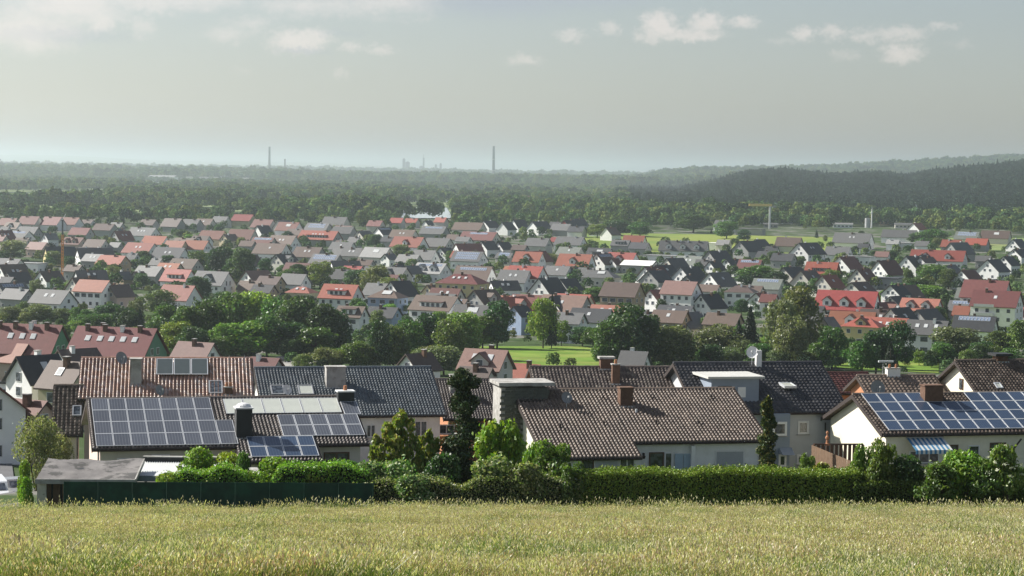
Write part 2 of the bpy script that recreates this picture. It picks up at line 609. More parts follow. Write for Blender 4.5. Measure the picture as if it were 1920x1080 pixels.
def conifer(name, m_, n=3200, seed=0, H=12.0, Wd=5.0, size=.3, col=False):
    rng = np.random.default_rng(seed)
    z = rng.uniform(.06, 1, n) ** (1.0 if col else 1.25)
    z = .05 + .95 * z
    lay = np.floor(z * 15) / 15 + .05
    prof = (1 - z) ** (.8 if not col else .35) * (1.0 if not col else (.75 + .25 * np.sin(z * 25)))
    th = rng.uniform(0, 2 * math.pi, n)
    br = .75 + .25 * np.sin(th * 7 + lay * 40) + rng.normal(0, .07, n)
    sag = (z - (lay - .05)) * 15
    r = prof * .5 * Wd * np.clip(br, .3, 1.25) * (1.05 - .45 * sag) * rng.uniform(.45, 1, n) ** .4
    if col:
        r += .12 * Wd * rng.uniform(0, 1, n) * (1 - z)
    P = np.stack([np.cos(th) * r, np.sin(th) * r, z * H * (1 - 0 * r)], -1)
    Nn = np.stack([np.cos(th), np.sin(th), np.full(n, .5)], -1)
    V, F_ = leaf_cards(P, Nn, size, rng, aspect=.4, jitter=.7)
    return np_mesh(name, V, F_, m_)


def trunk_mesh(name, m_, H, r, seed=0):
    rng = random.Random(seed)
    b = MB()
    p = Vector((0, 0, -.6)); top = Vector((rng.uniform(-.2, .2), rng.uniform(-.2, .2), H * .45))
    b.cyl(p, top, r, r * .6, m_, 7)
    for i in range(5):
        a = i * 1.3 + rng.random()
        q = top + Vector((math.cos(a) * H * .2, math.sin(a) * H * .2, H * rng.uniform(.15, .35)))
        b.cyl(top * .85, q, r * .4, r * .15, m_, 5)
    return b.mesh(name)


M_bark = mat('bark', (.09, .07, .05), .95, .1, .3, 3)
L = {
    'd': leaf_mat('leaf_mid_green', (.095, .165, .036)),
    'k': leaf_mat('leaf_dark_green', (.048, .095, .030)),
    'b': leaf_mat('leaf_bright_green', (.18, .285, .045)),
    'o': leaf_mat('leaf_olive', (.15, .18, .065)),
    'w': leaf_mat('leaf_grey_green', (.17, .21, .10)),
    'c': leaf_mat('needles_dark', (.026, .052, .024), trans=.1),
    'p': leaf_mat('leaf_purple', (.05, .02, .028)),
}
TREE_PROTO = {}
for key, lobes_, n_, shp in (('d', 46, 5000, 'round'), ('k', 42, 5000, 'round'), ('b', 44, 4800, 'oval'), ('o', 50, 4200, 'round'), ('w', 54, 4600, 'oval'), ('p', 20, 2200, 'round')):
    TREE_PROTO[key] = [crown('crown', L[key], n_, seed=hash_, lobes=lobes_, shape=shp, size=.29, lobe_r=(.09, .24)) for hash_ in ((11, 12, 13) if key != 'p' else (14,))]
TREE_PROTO['c'] = [conifer('crown', L['c'], 3400, 21, H=10, Wd=8, size=.32), conifer('crown', L['c'], 3400, 22, H=10, Wd=8, size=.32)]
TRUNK = trunk_mesh('trunk', M_bark, 10, .22, 3)
KNAME = {'d': ('deciduous_tree', 'green leafy tree'), 'k': ('deciduous_tree', 'dark green dense tree'), 'b': ('deciduous_tree', 'bright light green tree'), 'o': ('deciduous_tree', 'olive green loose tree'),
         'w': ('deciduous_tree', 'pale grey-green feathery tree'), 'c': ('conifer_tree', 'dark conifer with pointed top'), 'p': ('deciduous_tree', 'purple-leaved tree')}
_tk = [0]


def tree(px, top, bottom, wpx, kind, group='trees around the village', Y=None, desc=None, small=False):
    if Y is None:
        Y = ground_hit(px, bottom, y0=130)
    p = at(px, bottom, Y)
    z0 = float(zg(p[0], Y))
    s = FPX / Y
    H = max((bottom - top) / s, 1.5)
    if p[2] > z0 + .5:
        H = H + (p[2] - z0)
    wd = wpx / s
    _tk[0] += 1
    nm, de = KNAME[kind]
    if small:
        nm = 'garden_tree'; de = 'small ' + de
    e = empty(nm, (p[0], Y, z0), rz=(_tk[0] * 2.399) % 6.283)
    sz = H / 10.0; sx = wd / 8.0 * (1.06 if kind != 'c' else 1.0)
    e.scale = (sx, sx, sz)
    pr = TREE_PROTO[kind]
    c = mesh_obj('crown', pr[_tk[0] % len(pr)], e)
    t = mesh_obj('trunk', TRUNK, e)
    tag(e, 'tree', desc or de, group, px, (top + bottom) / 2)
    return e


# ------------------------------------------------------------------ far forest: instanced crowns on the ground sheet (nobody could count them)
def far_crown(name, m_, seed, n=220, kind='r', size=1.0):
    rng = np.random.default_rng(seed)
    if kind == 'c':
        z = rng.uniform(0, 1, n)
        th = rng.uniform(0, 6.283, n)
        r = (1 - z) ** .8 * 4 * rng.uniform(.5, 1.1, n)
        P = np.stack([np.cos(th) * r, np.sin(th) * r, 3 + z * 14], -1)
        N_ = np.stack([np.cos(th), np.sin(th), np.full(n, .6)], -1)
    else:
        D = rng.normal(0, 1, (n, 3)); D /= np.linalg.norm(D, axis=1)[:, None]
        D[:, 2] = np.where(D[:, 2] < -.3, -D[:, 2], D[:, 2])
        bumps = 1 + .22 * np.sin(D[:, 0] * 6 + seed) * np.cos(D[:, 1] * 5 + seed * 2)
        P = D * np.array([5.2, 5.2, 5.6]) * (bumps * rng.uniform(.8, 1.05, n))[:, None] + np.array([0, 0, 8.5])
        N_ = D
    V, F_ = leaf_cards(P, N_, size, rng, aspect=.7, jitter=.5)
    return np_mesh(name, V, F_, m_)


LF = {'fd': leaf_mat('forest_leaf', (.088, .145, .058), obj_var=.38, hue_var=.022, trans=.12, gloss=0),
      'fk': leaf_mat('forest_dark', (.034, .060, .034), obj_var=.3, trans=.1, gloss=0),
      'fp': leaf_mat('forest_pine', (.034, .058, .034), obj_var=.5, trans=.08, gloss=0),
      'fb': leaf_mat('forest_light', (.14, .185, .06), obj_var=.3, trans=.12, gloss=0)}
PROTO_COL = {}


def proto_col(name, meshes):
    c = bpy.data.collections.new(name)
    for i, me in enumerate(meshes):
        o = bpy.data.objects.new(f'{name}_source', me)
        c.objects.link(o)
    return c


PC_broad = proto_col('broad_crowns', [far_crown('far_crown', LF['fd'], 1), far_crown('far_crown', LF['fd'], 2), far_crown('far_crown', LF['fk'], 3), far_crown('far_crown', LF['fb'], 4), far_crown('far_crown', LF['fb'], 8), far_crown('far_crown', LF['fd'], 9, n=160)])
PC_pine = proto_col('pine_crowns', [far_crown('far_pine', LF['fk'], 5, kind='c'), far_crown('far_pine', LF['fp'], 6), far_crown('far_pine', LF['fp'], 7, n=180)])


def scatter(name, P, scale, col_, kind='stuff', idx=None, rotz=None):
    n = len(P)
    me = bpy.data.meshes.new(name)
    me.vertices.add(n)
    me.vertices.foreach_set('co', np.asarray(P, dtype=np.float32).ravel())
    a = me.attributes.new('sc', 'FLOAT_VECTOR', 'POINT')
    scale = np.asarray(scale, dtype=np.float32)
    if scale.ndim == 1:
        scale = np.repeat(scale[:, None], 3, 1)
    a.data.foreach_set('vector', scale.ravel())
    rt = np.zeros((n, 3), dtype=np.float32); rt[:, 2] = NPR.uniform(0, 6.283, n) if rotz is None else rotz
    a = me.attributes.new('rt', 'FLOAT_VECTOR', 'POINT')
    a.data.foreach_set('vector', rt.ravel())
    k = len(col_.objects)
    a = me.attributes.new('ix', 'INT', 'POINT')
    a.data.foreach_set('value', (NPR.integers(0, k, n) if idx is None else idx).astype(np.int32))
    me.update()
    o = mesh_obj(name, me, kind=kind)
    gt = bpy.data.node_groups.new(name, 'GeometryNodeTree')
    gt.interface.new_socket('Geometry', in_out='INPUT', socket_type='NodeSocketGeometry')
    gt.interface.new_socket('Geometry', in_out='OUTPUT', socket_type='NodeSocketGeometry')
    gi = gt.nodes.new('NodeGroupInput'); go = gt.nodes.new('NodeGroupOutput')
    ci = gt.nodes.new('GeometryNodeCollectionInfo')
    ci.inputs['Collection'].default_value = col_
    ci.inputs['Separate Children'].default_value = True
    ci.inputs['Reset Children'].default_value = True
    ip = gt.nodes.new('GeometryNodeInstanceOnPoints')
    ip.inputs['Pick Instance'].default_value = True
    gt.links.new(gi.outputs[0], ip.inputs['Points'])
    gt.links.new(ci.outputs[0], ip.inputs['Instance'])
    for an, ty, sock in (('sc', 'FLOAT_VECTOR', 'Scale'), ('rt', 'FLOAT_VECTOR', 'Rotation'), ('ix', 'INT', 'Instance Index')):
        na = gt.nodes.new('GeometryNodeInputNamedAttribute'); na.data_type = ty
        na.inputs['Name'].default_value = an
        out = [s_ for s_ in na.outputs if s_.enabled][0]
        gt.links.new(out, ip.inputs[sock])
    gt.links.new(ip.outputs[0], go.inputs[0])
    md = o.modifiers.new('scatter', 'NODES'); md.node_group = gt
    return o


def fan_points(Y0, Y1, dens_fn, upad=.03, n_max=200000):
    """points over the visible fan; dens_fn(Y) is the spacing in metres"""
    out = []
    Y = Y0
    while Y < Y1:
        sp = dens_fn(Y)
        half = (.245 + upad) * Y + 30
        n = int(2 * half / sp)
        x = np.linspace(-half, half, n) + NPR.uniform(-.45, .45, n) * sp
        out.append(np.stack([x, Y + NPR.uniform(-.5, .5, n) * sp], -1))
        Y += sp
    return np.concatenate(out)


def vnoise(x, y, s, seed=0):
    """cheap smooth value noise, vectorised"""
    r = np.random.default_rng(100 + seed).uniform(0, 1, (64, 64))
    a = (x / s) % 64; b = (y / s) % 64
    i = np.floor(a).astype(int) % 64; j = np.floor(b).astype(int) % 64
    fx = a - np.floor(a); fy = b - np.floor(b)
    fx = fx * fx * (3 - 2 * fx); fy = fy * fy * (3 - 2 * fy)
    i2 = (i + 1) % 64; j2 = (j + 1) % 64
    return (r[i, j] * (1 - fx) + r[i2, j] * fx) * (1 - fy) + (r[i, j2] * (1 - fx) + r[i2, j2] * fx) * fy


def px_of(P):
    z = zg(P[:, 0], P[:, 1])
    q = np.stack([P[:, 0], P[:, 1], z - CAMZ], -1)
    zz = q @ _F
    return 960 + FPX * (q @ _R) / zz, 540 - FPX * (q @ _U) / zz, z


def inpoly(x, y, poly):
    r = np.zeros(len(x), bool)
    n = len(poly)
    for i in range(n):
        x1, y1 = poly[i]; x2, y2 = poly[(i + 1) % n]
        c = ((y1 > y) != (y2 > y)) & (x < (x2 - x1) * (y - y1) / (y2 - y1 + 1e-9) + x1)
        r ^= c
    return r


# mid-distance woods between the village and the plain
P = fan_points(1760, 5600, lambda Y: 8.5 if Y < 3200 else 11.5)
px, py, z = px_of(P)
edge = np.interp(px, [0, 300, 600, 740, 860, 1000, 1150, 1300, 1500, 1700, 1920], [1830, 1800, 1780, 1780, 1800, 1790, 1780, 1780, 1800, 1850, 1800])
keep = P[:, 1] > edge
clear = np.zeros(len(P), bool)
clear |= inpoly(px, py, [(-60, 387), (215, 389), (200, 372), (250, 373), (245, 361), (90, 359), (-60, 363)])
clear |= inpoly(px, py, [(745, 413), (856, 413), (845, 391), (745, 391)])
clear |= inpoly(px, py, [(770, 392), (1000, 397), (1180, 392), (1150, 362), (780, 360)]) & (NPR.uniform(0, 1, len(P)) > .30)
clear |= inpoly(px, py, [(270, 356), (345, 356), (345, 344), (270, 344)])
clear |= (vnoise(P[:, 0], P[:, 1], 120, 2) > .62) & (px < 1180)
clear |= (vnoise(P[:, 0], P[:, 1], 60, 4) > .74) & (px < 1180)
right = px > 1180
keep &= ~clear
hill = keep & (P[:, 1] > np.interp(px, [1180, 1300, 1450, 1920], [2300, 2150, 2050, 1990])) & right
mid = keep & ~hill
def mk(name, sel, col_, s0, s1, base=.0):
    q = P[sel]; zz = z[sel]
    n = len(q)
    s_ = NPR.uniform(s0, s1, n) * (.8 + .5 * vnoise(q[:, 0], q[:, 1], 45, 9))
    sc = np.stack([s_ * 1.0, s_ * 1.0, s_ * NPR.uniform(.85, 1.2, n)], -1)
    return scatter(name, np.stack([q[:, 0], q[:, 1], zz - 1.5], -1), sc, col_)
mk('woodland', mid & (P[:, 1] < 5600), PC_broad, .55, 1.1)
mk('hill_forest', hill, PC_pine, .62, .95)
# distant woods: larger spacing, clumped crowns
P = fan_points(5620, 11500, lambda Y: 22.0)
px, py, z = px_of(P)
keep = ~((vnoise(P[:, 0], P[:, 1], 260, 6) > .70) & (px < 1100))
mk('distant_forest', keep, PC_broad, 1.5, 2.2)
P = fan_points(11600, 17000, lambda Y: 45.0)
px, py, z = px_of(P)
mk('horizon_forest', vnoise(P[:, 0], P[:, 1], 500, 7) > .3, PC_broad, 2.2, 3.4)


# ------------------------------------------------------------------ grass
def grass_tuft(name, seed, n, h, spread, mats, seedheads=.35, wide=.0045, head=1.0):
    rng = np.random.default_rng(seed)
    V = []; Fc = []; mi = []
    for i in range(n):
        x, y = rng.normal(0, spread, 2)
        hh = h * rng.uniform(.55, 1.15)
        lean = rng.normal(0, .30, 2) * hh + np.array([.07, -.03]) * hh
        wv = np.array([math.cos(rng.uniform(0, 6.28)), math.sin(rng.uniform(0, 6.28)), 0]) * wide
        p0 = np.array([x, y, 0]); p1 = p0 + np.array([lean[0] * .4, lean[1] * .4, hh * .6]); p2 = p0 + np.array([lean[0], lean[1], hh])
        b = len(V)
        V += [p0 - wv, p0 + wv, p1 + wv * .8, p1 - wv * .8, p2 + wv * .25, p2 - wv * .25]
        Fc += [(b, b + 1, b + 2, b + 3), (b + 3, b + 2, b + 4, b + 5)]
        k = int(rng.integers(0, 2))
        mi += [k, k]
        if rng.uniform() < seedheads:
            b = len(V)
            u = wv / wide
            L_ = rng.uniform(.03, .065); wd = rng.uniform(.005, .011) * head; L_ *= head
            d = np.array([lean[0] / hh, lean[1] / hh, 1.0]); d /= np.linalg.norm(d)
            V += [p2 - u * wd * .4, p2 + d * L_ * .5 + u * wd, p2 + d * L_, p2 + d * L_ * .5 - u * wd]
            Fc += [(b, b + 1, b + 2, b + 3)]
            mi += [2 + int(rng.integers(0, 2))]
    return np_mesh(name, np.array(V), np.array(Fc), mats, mi)


G1 = leaf_mat('grass_green', (.13, .18, .045), val_var=.3, obj_var=.25, trans=.45)
G2 = leaf_mat('grass_straw', (.265, .25, .105), val_var=.3, obj_var=.25, trans=.4)
G3 = leaf_mat('seed_head_rose', (.45, .31, .22), val_var=.3, obj_var=.2, trans=.3)
G4 = leaf_mat('seed_head_cream', (.58, .53, .33), val_var=.25, obj_var=.2, trans=.3)
G5 = leaf_mat('grass_lush', (.10, .16, .032), val_var=.3, obj_var=.25, trans=.4)
PC_grass = proto_col('grass_tufts', [grass_tuft('grass_tuft', 1, 84, .33, .16, [G1, G2, G3, G4], .45),
                                     grass_tuft('grass_tuft', 2, 84, .36, .16, [G1, G1, G4, G4], .35),
                                     grass_tuft('grass_tuft', 3, 84, .34, .16, [G2, G2, G3, G4], .55),
                                     grass_tuft('grass_tuft', 4, 70, .28, .18, [G1, G5, G4, G4], .12),
                                     grass_tuft('grass_tuft', 5, 20, .50, .18, [G5, G1, G4, G4], .6, .006, 1.9)])
pts = []
Y = 27.0
while Y < 94.3:
    sp = .23 if Y < 60 else .27
    half = .26 * Y + 3
    n = int(2 * half / sp)
    x = np.linspace(-half, half, n) + NPR.uniform(-.5, .5, n) * sp
    pts.append(np.stack([x, Y + NPR.uniform(-.5, .5, n) * sp], -1))
    Y += sp
P = np.concatenate(pts)
n = len(P)
nn = vnoise(P[:, 0], P[:, 1] * .5, 2.2, 11) * .6 + vnoise(P[:, 0], P[:, 1] * .6, .9, 12) * .4
idx = np.where(nn > .53, 2, np.where(nn > .44, 0, np.where(nn > .3, 1, 3)))
swap = NPR.uniform(0, 1, n) < .25
idx[swap] = NPR.integers(0, 4, swap.sum())
lush = (P[:, 1] > 90.5 - 3.5 * sstep(-16, -24, P[:, 0]) - 1.2 * sstep(12, 18, P[:, 0]))
idx = np.where(lush & (NPR.uniform(0, 1, n) < .8), np.where(NPR.uniform(0, 1, n) < .55, 4, 3), idx)
s_ = NPR.uniform(.75, 1.2, n) * np.where(lush, .95, 1.0) * (.62 + .7 * vnoise(P[:, 0], P[:, 1], 2.4, 14))
scatter('meadow_grass', np.stack([P[:, 0], P[:, 1], zg(P[:, 0], P[:, 1]) - .02], -1), s_, PC_grass, idx=idx)
# open ground further off carries short weeds and shrubs too few pixels wide to count

# ------------------------------------------------------------------ materials for buildings
M_white = mat('white_render', (.80, .80, .78), .9, .2, .06, 1.2, second=(.70, .70, .67), sec_scale=.5)
M_cream = mat('cream_render', (.78, .74, .60), .9, .2, .05, 1.0, second=(.70, .66, .53), sec_scale=.4)
M_grey = mat('grey_render', (.50, .51, .52), .9, .2, .06, 1.2)
M_slate = mat('slate_blue_render', (.24, .28, .34), .9, .2, .06, 1.2)
M_pink = mat('pinkish_render', (.62, .50, .44), .9, .2, .08, 1.2)
M_beige = mat('beige_render', (.56, .53, .45), .9, .2, .10, 1.2)
M_terra = mat('terracotta_render', (.42, .20, .11), .9, .2, .10, 2.2)
M_fascia = mat('dark_fascia', (.045, .035, .032), .7, .3, .1, 3)
M_frame = mat('white_window_frame', (.72, .72, .71), .5, .4, .03, 3)
M_brframe = mat('brown_window_frame', (.10, .055, .035), .6, .3, .1, 3)
M_metal = mat('zinc', (.42, .43, .44), .45, .5, .08, 3, metal=.4)
M_alu = mat('aluminium_frame', (.62, .64, .66), .4, .5, .05, 3, metal=.3)
M_conc = mat('concrete', (.40, .39, .37), .9, .2, .15, 2.0, second=(.28, .27, .25), sec_scale=1.5)
M_dark = mat('dark_cladding', (.022, .024, .026), .55, .4, .2, 3)
M_brick = mat('brown_brick', (.14, .085, .06), .9, .2, .25, 4.0, bump=.3, bscale=12)
M_blind = mat('roller_blind', (.45, .47, .49), .6, .3, .05, 3)
M_bluedoor = mat('pale_blue_shutter', (.36, .46, .54), .6, .3, .05, 3)
M_black = mat('dark_opening', (.012, .013, .015), .5, .3, .2, 3)
M_dish = mat('dish_grey', (.20, .21, .22), .6, .4, .1, 3)
M_dishw = mat('dish_white', (.72, .72, .71), .5, .4, .05, 3)
M_wood = mat('old_wood', (.13, .085, .055), .9, .2, .25, 5.0)


def glass_mat(name, tint=(.02, .025, .03), rough=.08):
    if name in MATS:
        return MATS[name]
    M = bpy.data.materials.new(name); M.use_nodes = True
    t = M.node_tree; t.nodes.clear(); q = NT(t)
    co = q.n('ShaderNodeTexCoord').outputs['Object']
    oi = q.n('ShaderNodeObjectInfo')
    c = q.mix(q.ramp(q.noise(co, 2.5, 2), .4, .6), tint, tuple(min(1, x * 3 + .02) for x in tint))
    b = q.n('ShaderNodeBsdfPrincipled', i_Base_Color=c, i_Roughness=rough)
    b.inputs['Specular IOR Level'].default_value = .8
    q.n('ShaderNodeOutputMaterial', i_Surface=b.outputs[0])
    MATS[name] = M
    return M


M_glass = glass_mat('window_glass')


def cell_mat(name, base, line, nx, ny, rough=.12, spec=.6, lw=.06):
    """photovoltaic cells: the printed grid of a module, in the module's own coordinates"""
    if name in MATS:
        return MATS[name]
    M = bpy.data.materials.new(name); M.use_nodes = True
    t = M.node_tree; t.nodes.clear(); q = NT(t)
    co = q.n('ShaderNodeTexCoord').outputs['Object']
    sp = q.n('ShaderNodeSeparateXYZ', i_0=co)
    fx = q.math('FRACT', q.math('MULTIPLY', sp.outputs[0], nx)); fy = q.math('FRACT', q.math('MULTIPLY', sp.outputs[1], ny))
    lx = q.math('LESS_THAN', fx, lw); ly = q.math('LESS_THAN', fy, lw * .6)
    ln = q.math('MAXIMUM', lx, ly)
    oi = q.n('ShaderNodeObjectInfo')
    v = q.ramp(oi.outputs['Random'], 0, 1, .85, 1.15, smooth=False)
    vv = q.n('ShaderNodeCombineColor', i_0=v, i_1=v, i_2=v).outputs[0]
    c = q.mix(1.0, q.mix(ln, base, line), vv, 'MULTIPLY')
    b = q.n('ShaderNodeBsdfPrincipled', i_Base_Color=c, i_Roughness=rough)
    b.inputs['Specular IOR Level'].default_value = spec
    q.n('ShaderNodeOutputMaterial', i_Surface=b.outputs[0])
    MATS[name] = M
    return M


M_cell_grey = cell_mat('solar_cells_grey', (.055, .062, .078), (.16, .17, .19), 6.0, 6.2, rough=.3, spec=.35, lw=.16)
M_cell_blue = cell_mat('solar_cells_blue', (.030, .050, .092), (.10, .14, .20), 6.0, 6.2, rough=.22, spec=.45, lw=.10)
M_collector = mat('thermal_collector', (.055, .07, .07), .35, .5, .08, 2)
M_pale_refl = mat('pale_reflection_glass', (.50, .52, .46), .15, .7, .06, 1.0)  # sky reflected in the glass is painted in as a pale base colour

# ------------------------------------------------------------------ roof tiles
def tile_mat(name, base, second=None, island=.22, rough=.6, spec=.4, moss=None):
    if name in MATS:
        return MATS[name]
    M = bpy.data.materials.new(name); M.use_nodes = True
    t = M.node_tree; t.nodes.clear(); q = NT(t)
    g_ = q.n('ShaderNodeNewGeometry'); r = g_.outputs['Random Per Island']
    co = q.n('ShaderNodeTexCoord').outputs['Object']
    c = q.mix(q.ramp(r, .6, .9), base, second or base)
    n_ = q.noise(co, .7, 5, .65)
    c = q.mix(q.ramp(n_, .35, .7), q.mix(1.0, c, (.70, .70, .72), 'MULTIPLY'), c)
    stk = q.noise(q.vmath('MULTIPLY', co, (2.2, .3, .3)), 1.0, 4, .6)
    c = q.mix(q.ramp(stk, .45, .7, 0, .55), c, q.mix(1.0, c, (.62, .64, .62), 'MULTIPLY'))
    if moss:
        c = q.mix(q.ramp(q.noise(co, 5.0, 4, .7), .55, .72, 0, .8), c, moss)
    v = q.ramp(q.math('FRACT', q.math('MULTIPLY', r, 53.1)), 0, 1, 1 - island, 1 + island, smooth=False)
    vv = q.n('ShaderNodeCombineColor', i_0=v, i_1=v, i_2=v).outputs[0]
    c = q.mix(1.0, c, vv, 'MULTIPLY')
    b = q.n('ShaderNodeBsdfPrincipled', i_Base_Color=c, i_Roughness=rough)
    b.inputs['Specular IOR Level'].default_value = spec
    q.n('ShaderNodeOutputMaterial', i_Surface=b.outputs[0])
    MATS[name] = M
    return M


def tile_field(rects, holes, tw, th, pitch, hr, m_, amp=.045, lip=.035, name='roof_tile', prof=None):
    """interlocking tiles on the front slope; rects = (u0, u1, s0, s1); holes the same"""
    if prof is None:
        prof = [(0, -.2), (.16, .25), (.36, 1.0), (.56, .35), (.74, -.45), (.88, -.45), (1.0, -.2)]
    cu = []
    for (u0, u1, s0, s1) in rects:
        nc = max(1, int(round((u1 - u0) / tw))); nr = max(1, int(round((s1 - s0) / th)))
        tu = (u1 - u0) / nc; ts = (s1 - s0) / nr
        for r in range(nr):
            for c in range(nc):
                u = u0 + c * tu; s = s0 + r * ts
                uc, sc_ = u + tu / 2, s + ts / 2
                if any(a < uc < b and c_ < sc_ < d for a, b, c_, d in holes):
                    continue
                cu.append((u, s, tu, ts))
    A = np.array(cu)
    n = len(A); k = len(prof)
    pu = np.array([p[0] for p in prof]); ph = np.array([p[1] for p in prof]) * amp
    jit = NPR.normal(0, .004, (n, 1))
    U = A[:, 0:1] + pu[None] * A[:, 2:3] * .985
    rows = []
    for ds, dh in ((-.02, 0.0), (1.0, lip), (1.0, -.03)):
        S_ = A[:, 1:2] + (ds if ds < 0 else 0) + max(ds, 0) * A[:, 3:4] + jit * 2
        Hh = (ph[None] if dh >= 0 else np.minimum(ph[None] * .2 - .01, ph[None])) + dh + jit + .05
        S_ = np.broadcast_to(S_, U.shape)
        y = -S_ * math.cos(pitch) - Hh * math.sin(pitch)
        z = hr - S_ * math.sin(pitch) + Hh * math.cos(pitch)
        rows.append(np.stack([U, y, z], -1))
    V = np.concatenate(rows, 1).reshape(-1, 3)
    base = (np.arange(n) * 3 * k)[:, None, None]
    i = np.arange(k - 1)[None, None, :]
    fr = []
    for r in (0, 1):
        fr.append(np.stack([base + r * k + i, base + (r + 1) * k + i, base + (r + 1) * k + i + 1, base + r * k + i + 1], -1).reshape(-1, 4))
    Fc = np.concatenate(fr)
    return np_mesh(name, V, Fc, m_)


# ------------------------------------------------------------------ near houses, fitted from photo columns and rows at real distances
class House:
    def __init__(s, name, cat, label, ridgeL, ridgeR_px, Y, ang, pitch, eaves, wall, tile_m, slab_m=M_fascia, depth_back=None, tw=.26, th=.34,
                 group='houses behind the meadow', overhang=.45, fascia=M_fascia, gable_m=None, low=1.5, amp=.065, prof=None, holes=()):
        s.a = rad(ang); s.p = rad(pitch)
        P0 = at(ridgeL[0], ridgeL[1], Y)
        s.zb = float(zg(P0[0], Y))
        s.o = np.array([P0[0], Y, s.zb])
        s.hr = P0[2] - s.zb
        ca, sa = math.cos(s.a), math.sin(s.a)
        s.ux = np.array([ca, sa, 0]); s.uy = np.array([-sa, ca, 0]); s.uz = np.array([0, 0, 1.0])
        s.root = empty(name, s.o, s.a)
        s.root['label'] = label; s.root['category'] = cat; s.root['group'] = group
        # ridge length: where the ridge line passes the right photo column
        lo, hi = 0.5, 60
        for _ in range(50):
            mid_ = (lo + hi) / 2
            if project(P0 + s.ux * mid_)[0] < ridgeR_px:
                lo = mid_
            else:
                hi = mid_
        s.L = lo
        cp, sp = math.cos(s.p), math.sin(s.p)
        # eaves = [(px0, px1, py)], column range at the eave row
        s.secs = []
        for i, (x0, x1, py) in enumerate(eaves):
            u0, sl0 = s.rp(x0, py)
            u1, sl1 = s.rp(x1, py - 0)
            sl = (sl0 + sl1) / 2
            if i == 0:
                u0 = 0.0
            if i == len(eaves) - 1:
                u1 = s.L
            s.secs.append([u0, u1, sl])
        for i in range(len(s.secs) - 1):
            s.secs[i][1] = s.secs[i + 1][0]
        smin = min(q[2] for q in s.secs)
        db = depth_back if depth_back is not None else smin * cp
        # walls
        b = MB()
        for i, (u0, u1, sl) in enumerate(s.secs):
            e = (overhang if i == 0 else 0.0); f = (overhang if i == len(s.secs) - 1 else 0.0)
            yf = -(sl * cp - overhang * .9)
            yb = db - .4
            tanp = math.tan(s.p)
            zf = s.hr - (-yf) * tanp - .22; zb_ = s.hr - yb * tanp - .22
            pr = [(yf, -low), (yb, -low), (yb, zb_), (0, s.hr - .22), (yf, zf)]
            b.prism(pr, u0 + e, u1 - f, wall, cap=gable_m or wall)
        b.build('wall', s.root)
        # roof slab
        b = MB()
        t = .16
        s.roof_bm = b
        for i, (u0, u1, sl) in enumerate(s.secs):
            yf, zf = -sl * cp, s.hr - sl * sp
            b.prism([(0, s.hr), (yf, zf), (yf, zf - t), (0, s.hr - t)], u0, u1, fascia)
        yb, zb_ = db + .3, s.hr - (db + .3) * math.tan(s.p)
        b.prism([(0, s.hr - t), (yb, zb_ - t), (yb, zb_), (0, s.hr)], 0, s.L, tile_m)
        s.roof = b.build('roof', s.root)
        s.hole_list = list(holes)
        s.tile_args = (tw, th, tile_m, amp, prof)
        # gutters
        for (u0, u1, sl) in s.secs:
            b = MB()
            yf, zf = -sl * cp - .07, s.hr - sl * sp - .05
            b.cyl((u0 + .03, yf, zf), (u1 - .03, yf, zf), .07, .07, M_fascia, 6)
            b.build('gutter', s.root)
        # ridge tiles
        rb = MB(); rl = .4
        pts_ = [(-.15, -.05), (-.09, .07), (0, .11), (.09, .07), (.15, -.05)]
        rb.prism(pts_, 0, rl * 1.04, tile_m)
        rm = rb.mesh('ridge_tile')
        nr = int(s.L / rl)
        for i in range(nr):
            mesh_obj('ridge_tile', rm, s.root, loc=(i * s.L / nr, 0, s.hr + .06 + random.uniform(-.008, .008)))
        # barge boards on the rakes
        for (uu, sl) in ((-.04, s.secs[0][2]), (s.L, s.secs[-1][2])):
            b = MB()
            b.prism([(0, s.hr + .05), (-sl * cp, s.hr - sl * sp + .05), (-sl * cp, s.hr - sl * sp - .22), (0, s.hr - .24)], uu, uu + .04, M_brframe if False else fascia)
            yb2 = db + .3
            b.prism([(yb2, s.hr - yb2 * math.tan(s.p) + .05), (0, s.hr + .05), (0, s.hr - .24), (yb2, s.hr - yb2 * math.tan(s.p) - .22)], uu, uu + .04, fascia)
            b.build('barge_board', s.root)

    def loc_ray(s, px, py):
        d = px_dir(px, py)
        o = np.array([0, 0, CAMZ]) - s.o
        return np.array([o @ s.ux, o @ s.uy, o @ s.uz]), np.array([d @ s.ux, d @ s.uy, d @ s.uz])

    def rp(s, px, py):
        """photo pixel -> (u, slope distance) on the front roof plane"""
        o, d = s.loc_ray(px, py)
        n = np.array([0, -math.sin(s.p), math.cos(s.p)])
        t = (np.array([0, 0, s.hr]) - o) @ n / (d @ n)
        q = o + d * t
        return q[0], -q[1] / math.cos(s.p)

    def wp(s, px, py, y):
        o, d = s.loc_ray(px, py)
        t = (y - o[1]) / d[1]
        q = o + d * t
        return q[0], q[2]

    def gp(s, px, py, x=0.0):
        o, d = s.loc_ray(px, py)
        t = (x - o[0]) / d[0]
        q = o + d * t
        return q[1], q[2]

    def wall_y(s, i=0):
        return -(s.secs[i][2] * math.cos(s.p) - .45 * .9)

    def on(s, u, sl, h=0.0):
        return (u, -sl * math.cos(s.p) - h * math.sin(s.p), s.hr - sl * math.sin(s.p) + h * math.cos(s.p))

    def tiles(s):
        tw, th, tm, amp, prof = s.tile_args
        me = tile_field([(u0 + .02, u1 - .02, .02, sl + .05) for u0, u1, sl in s.secs], s.hole_list, tw, th, s.p, s.hr, tm, amp=amp, prof=prof)
        o = mesh_obj('roof_tile', me, s.root, kind='stuff')
        return o

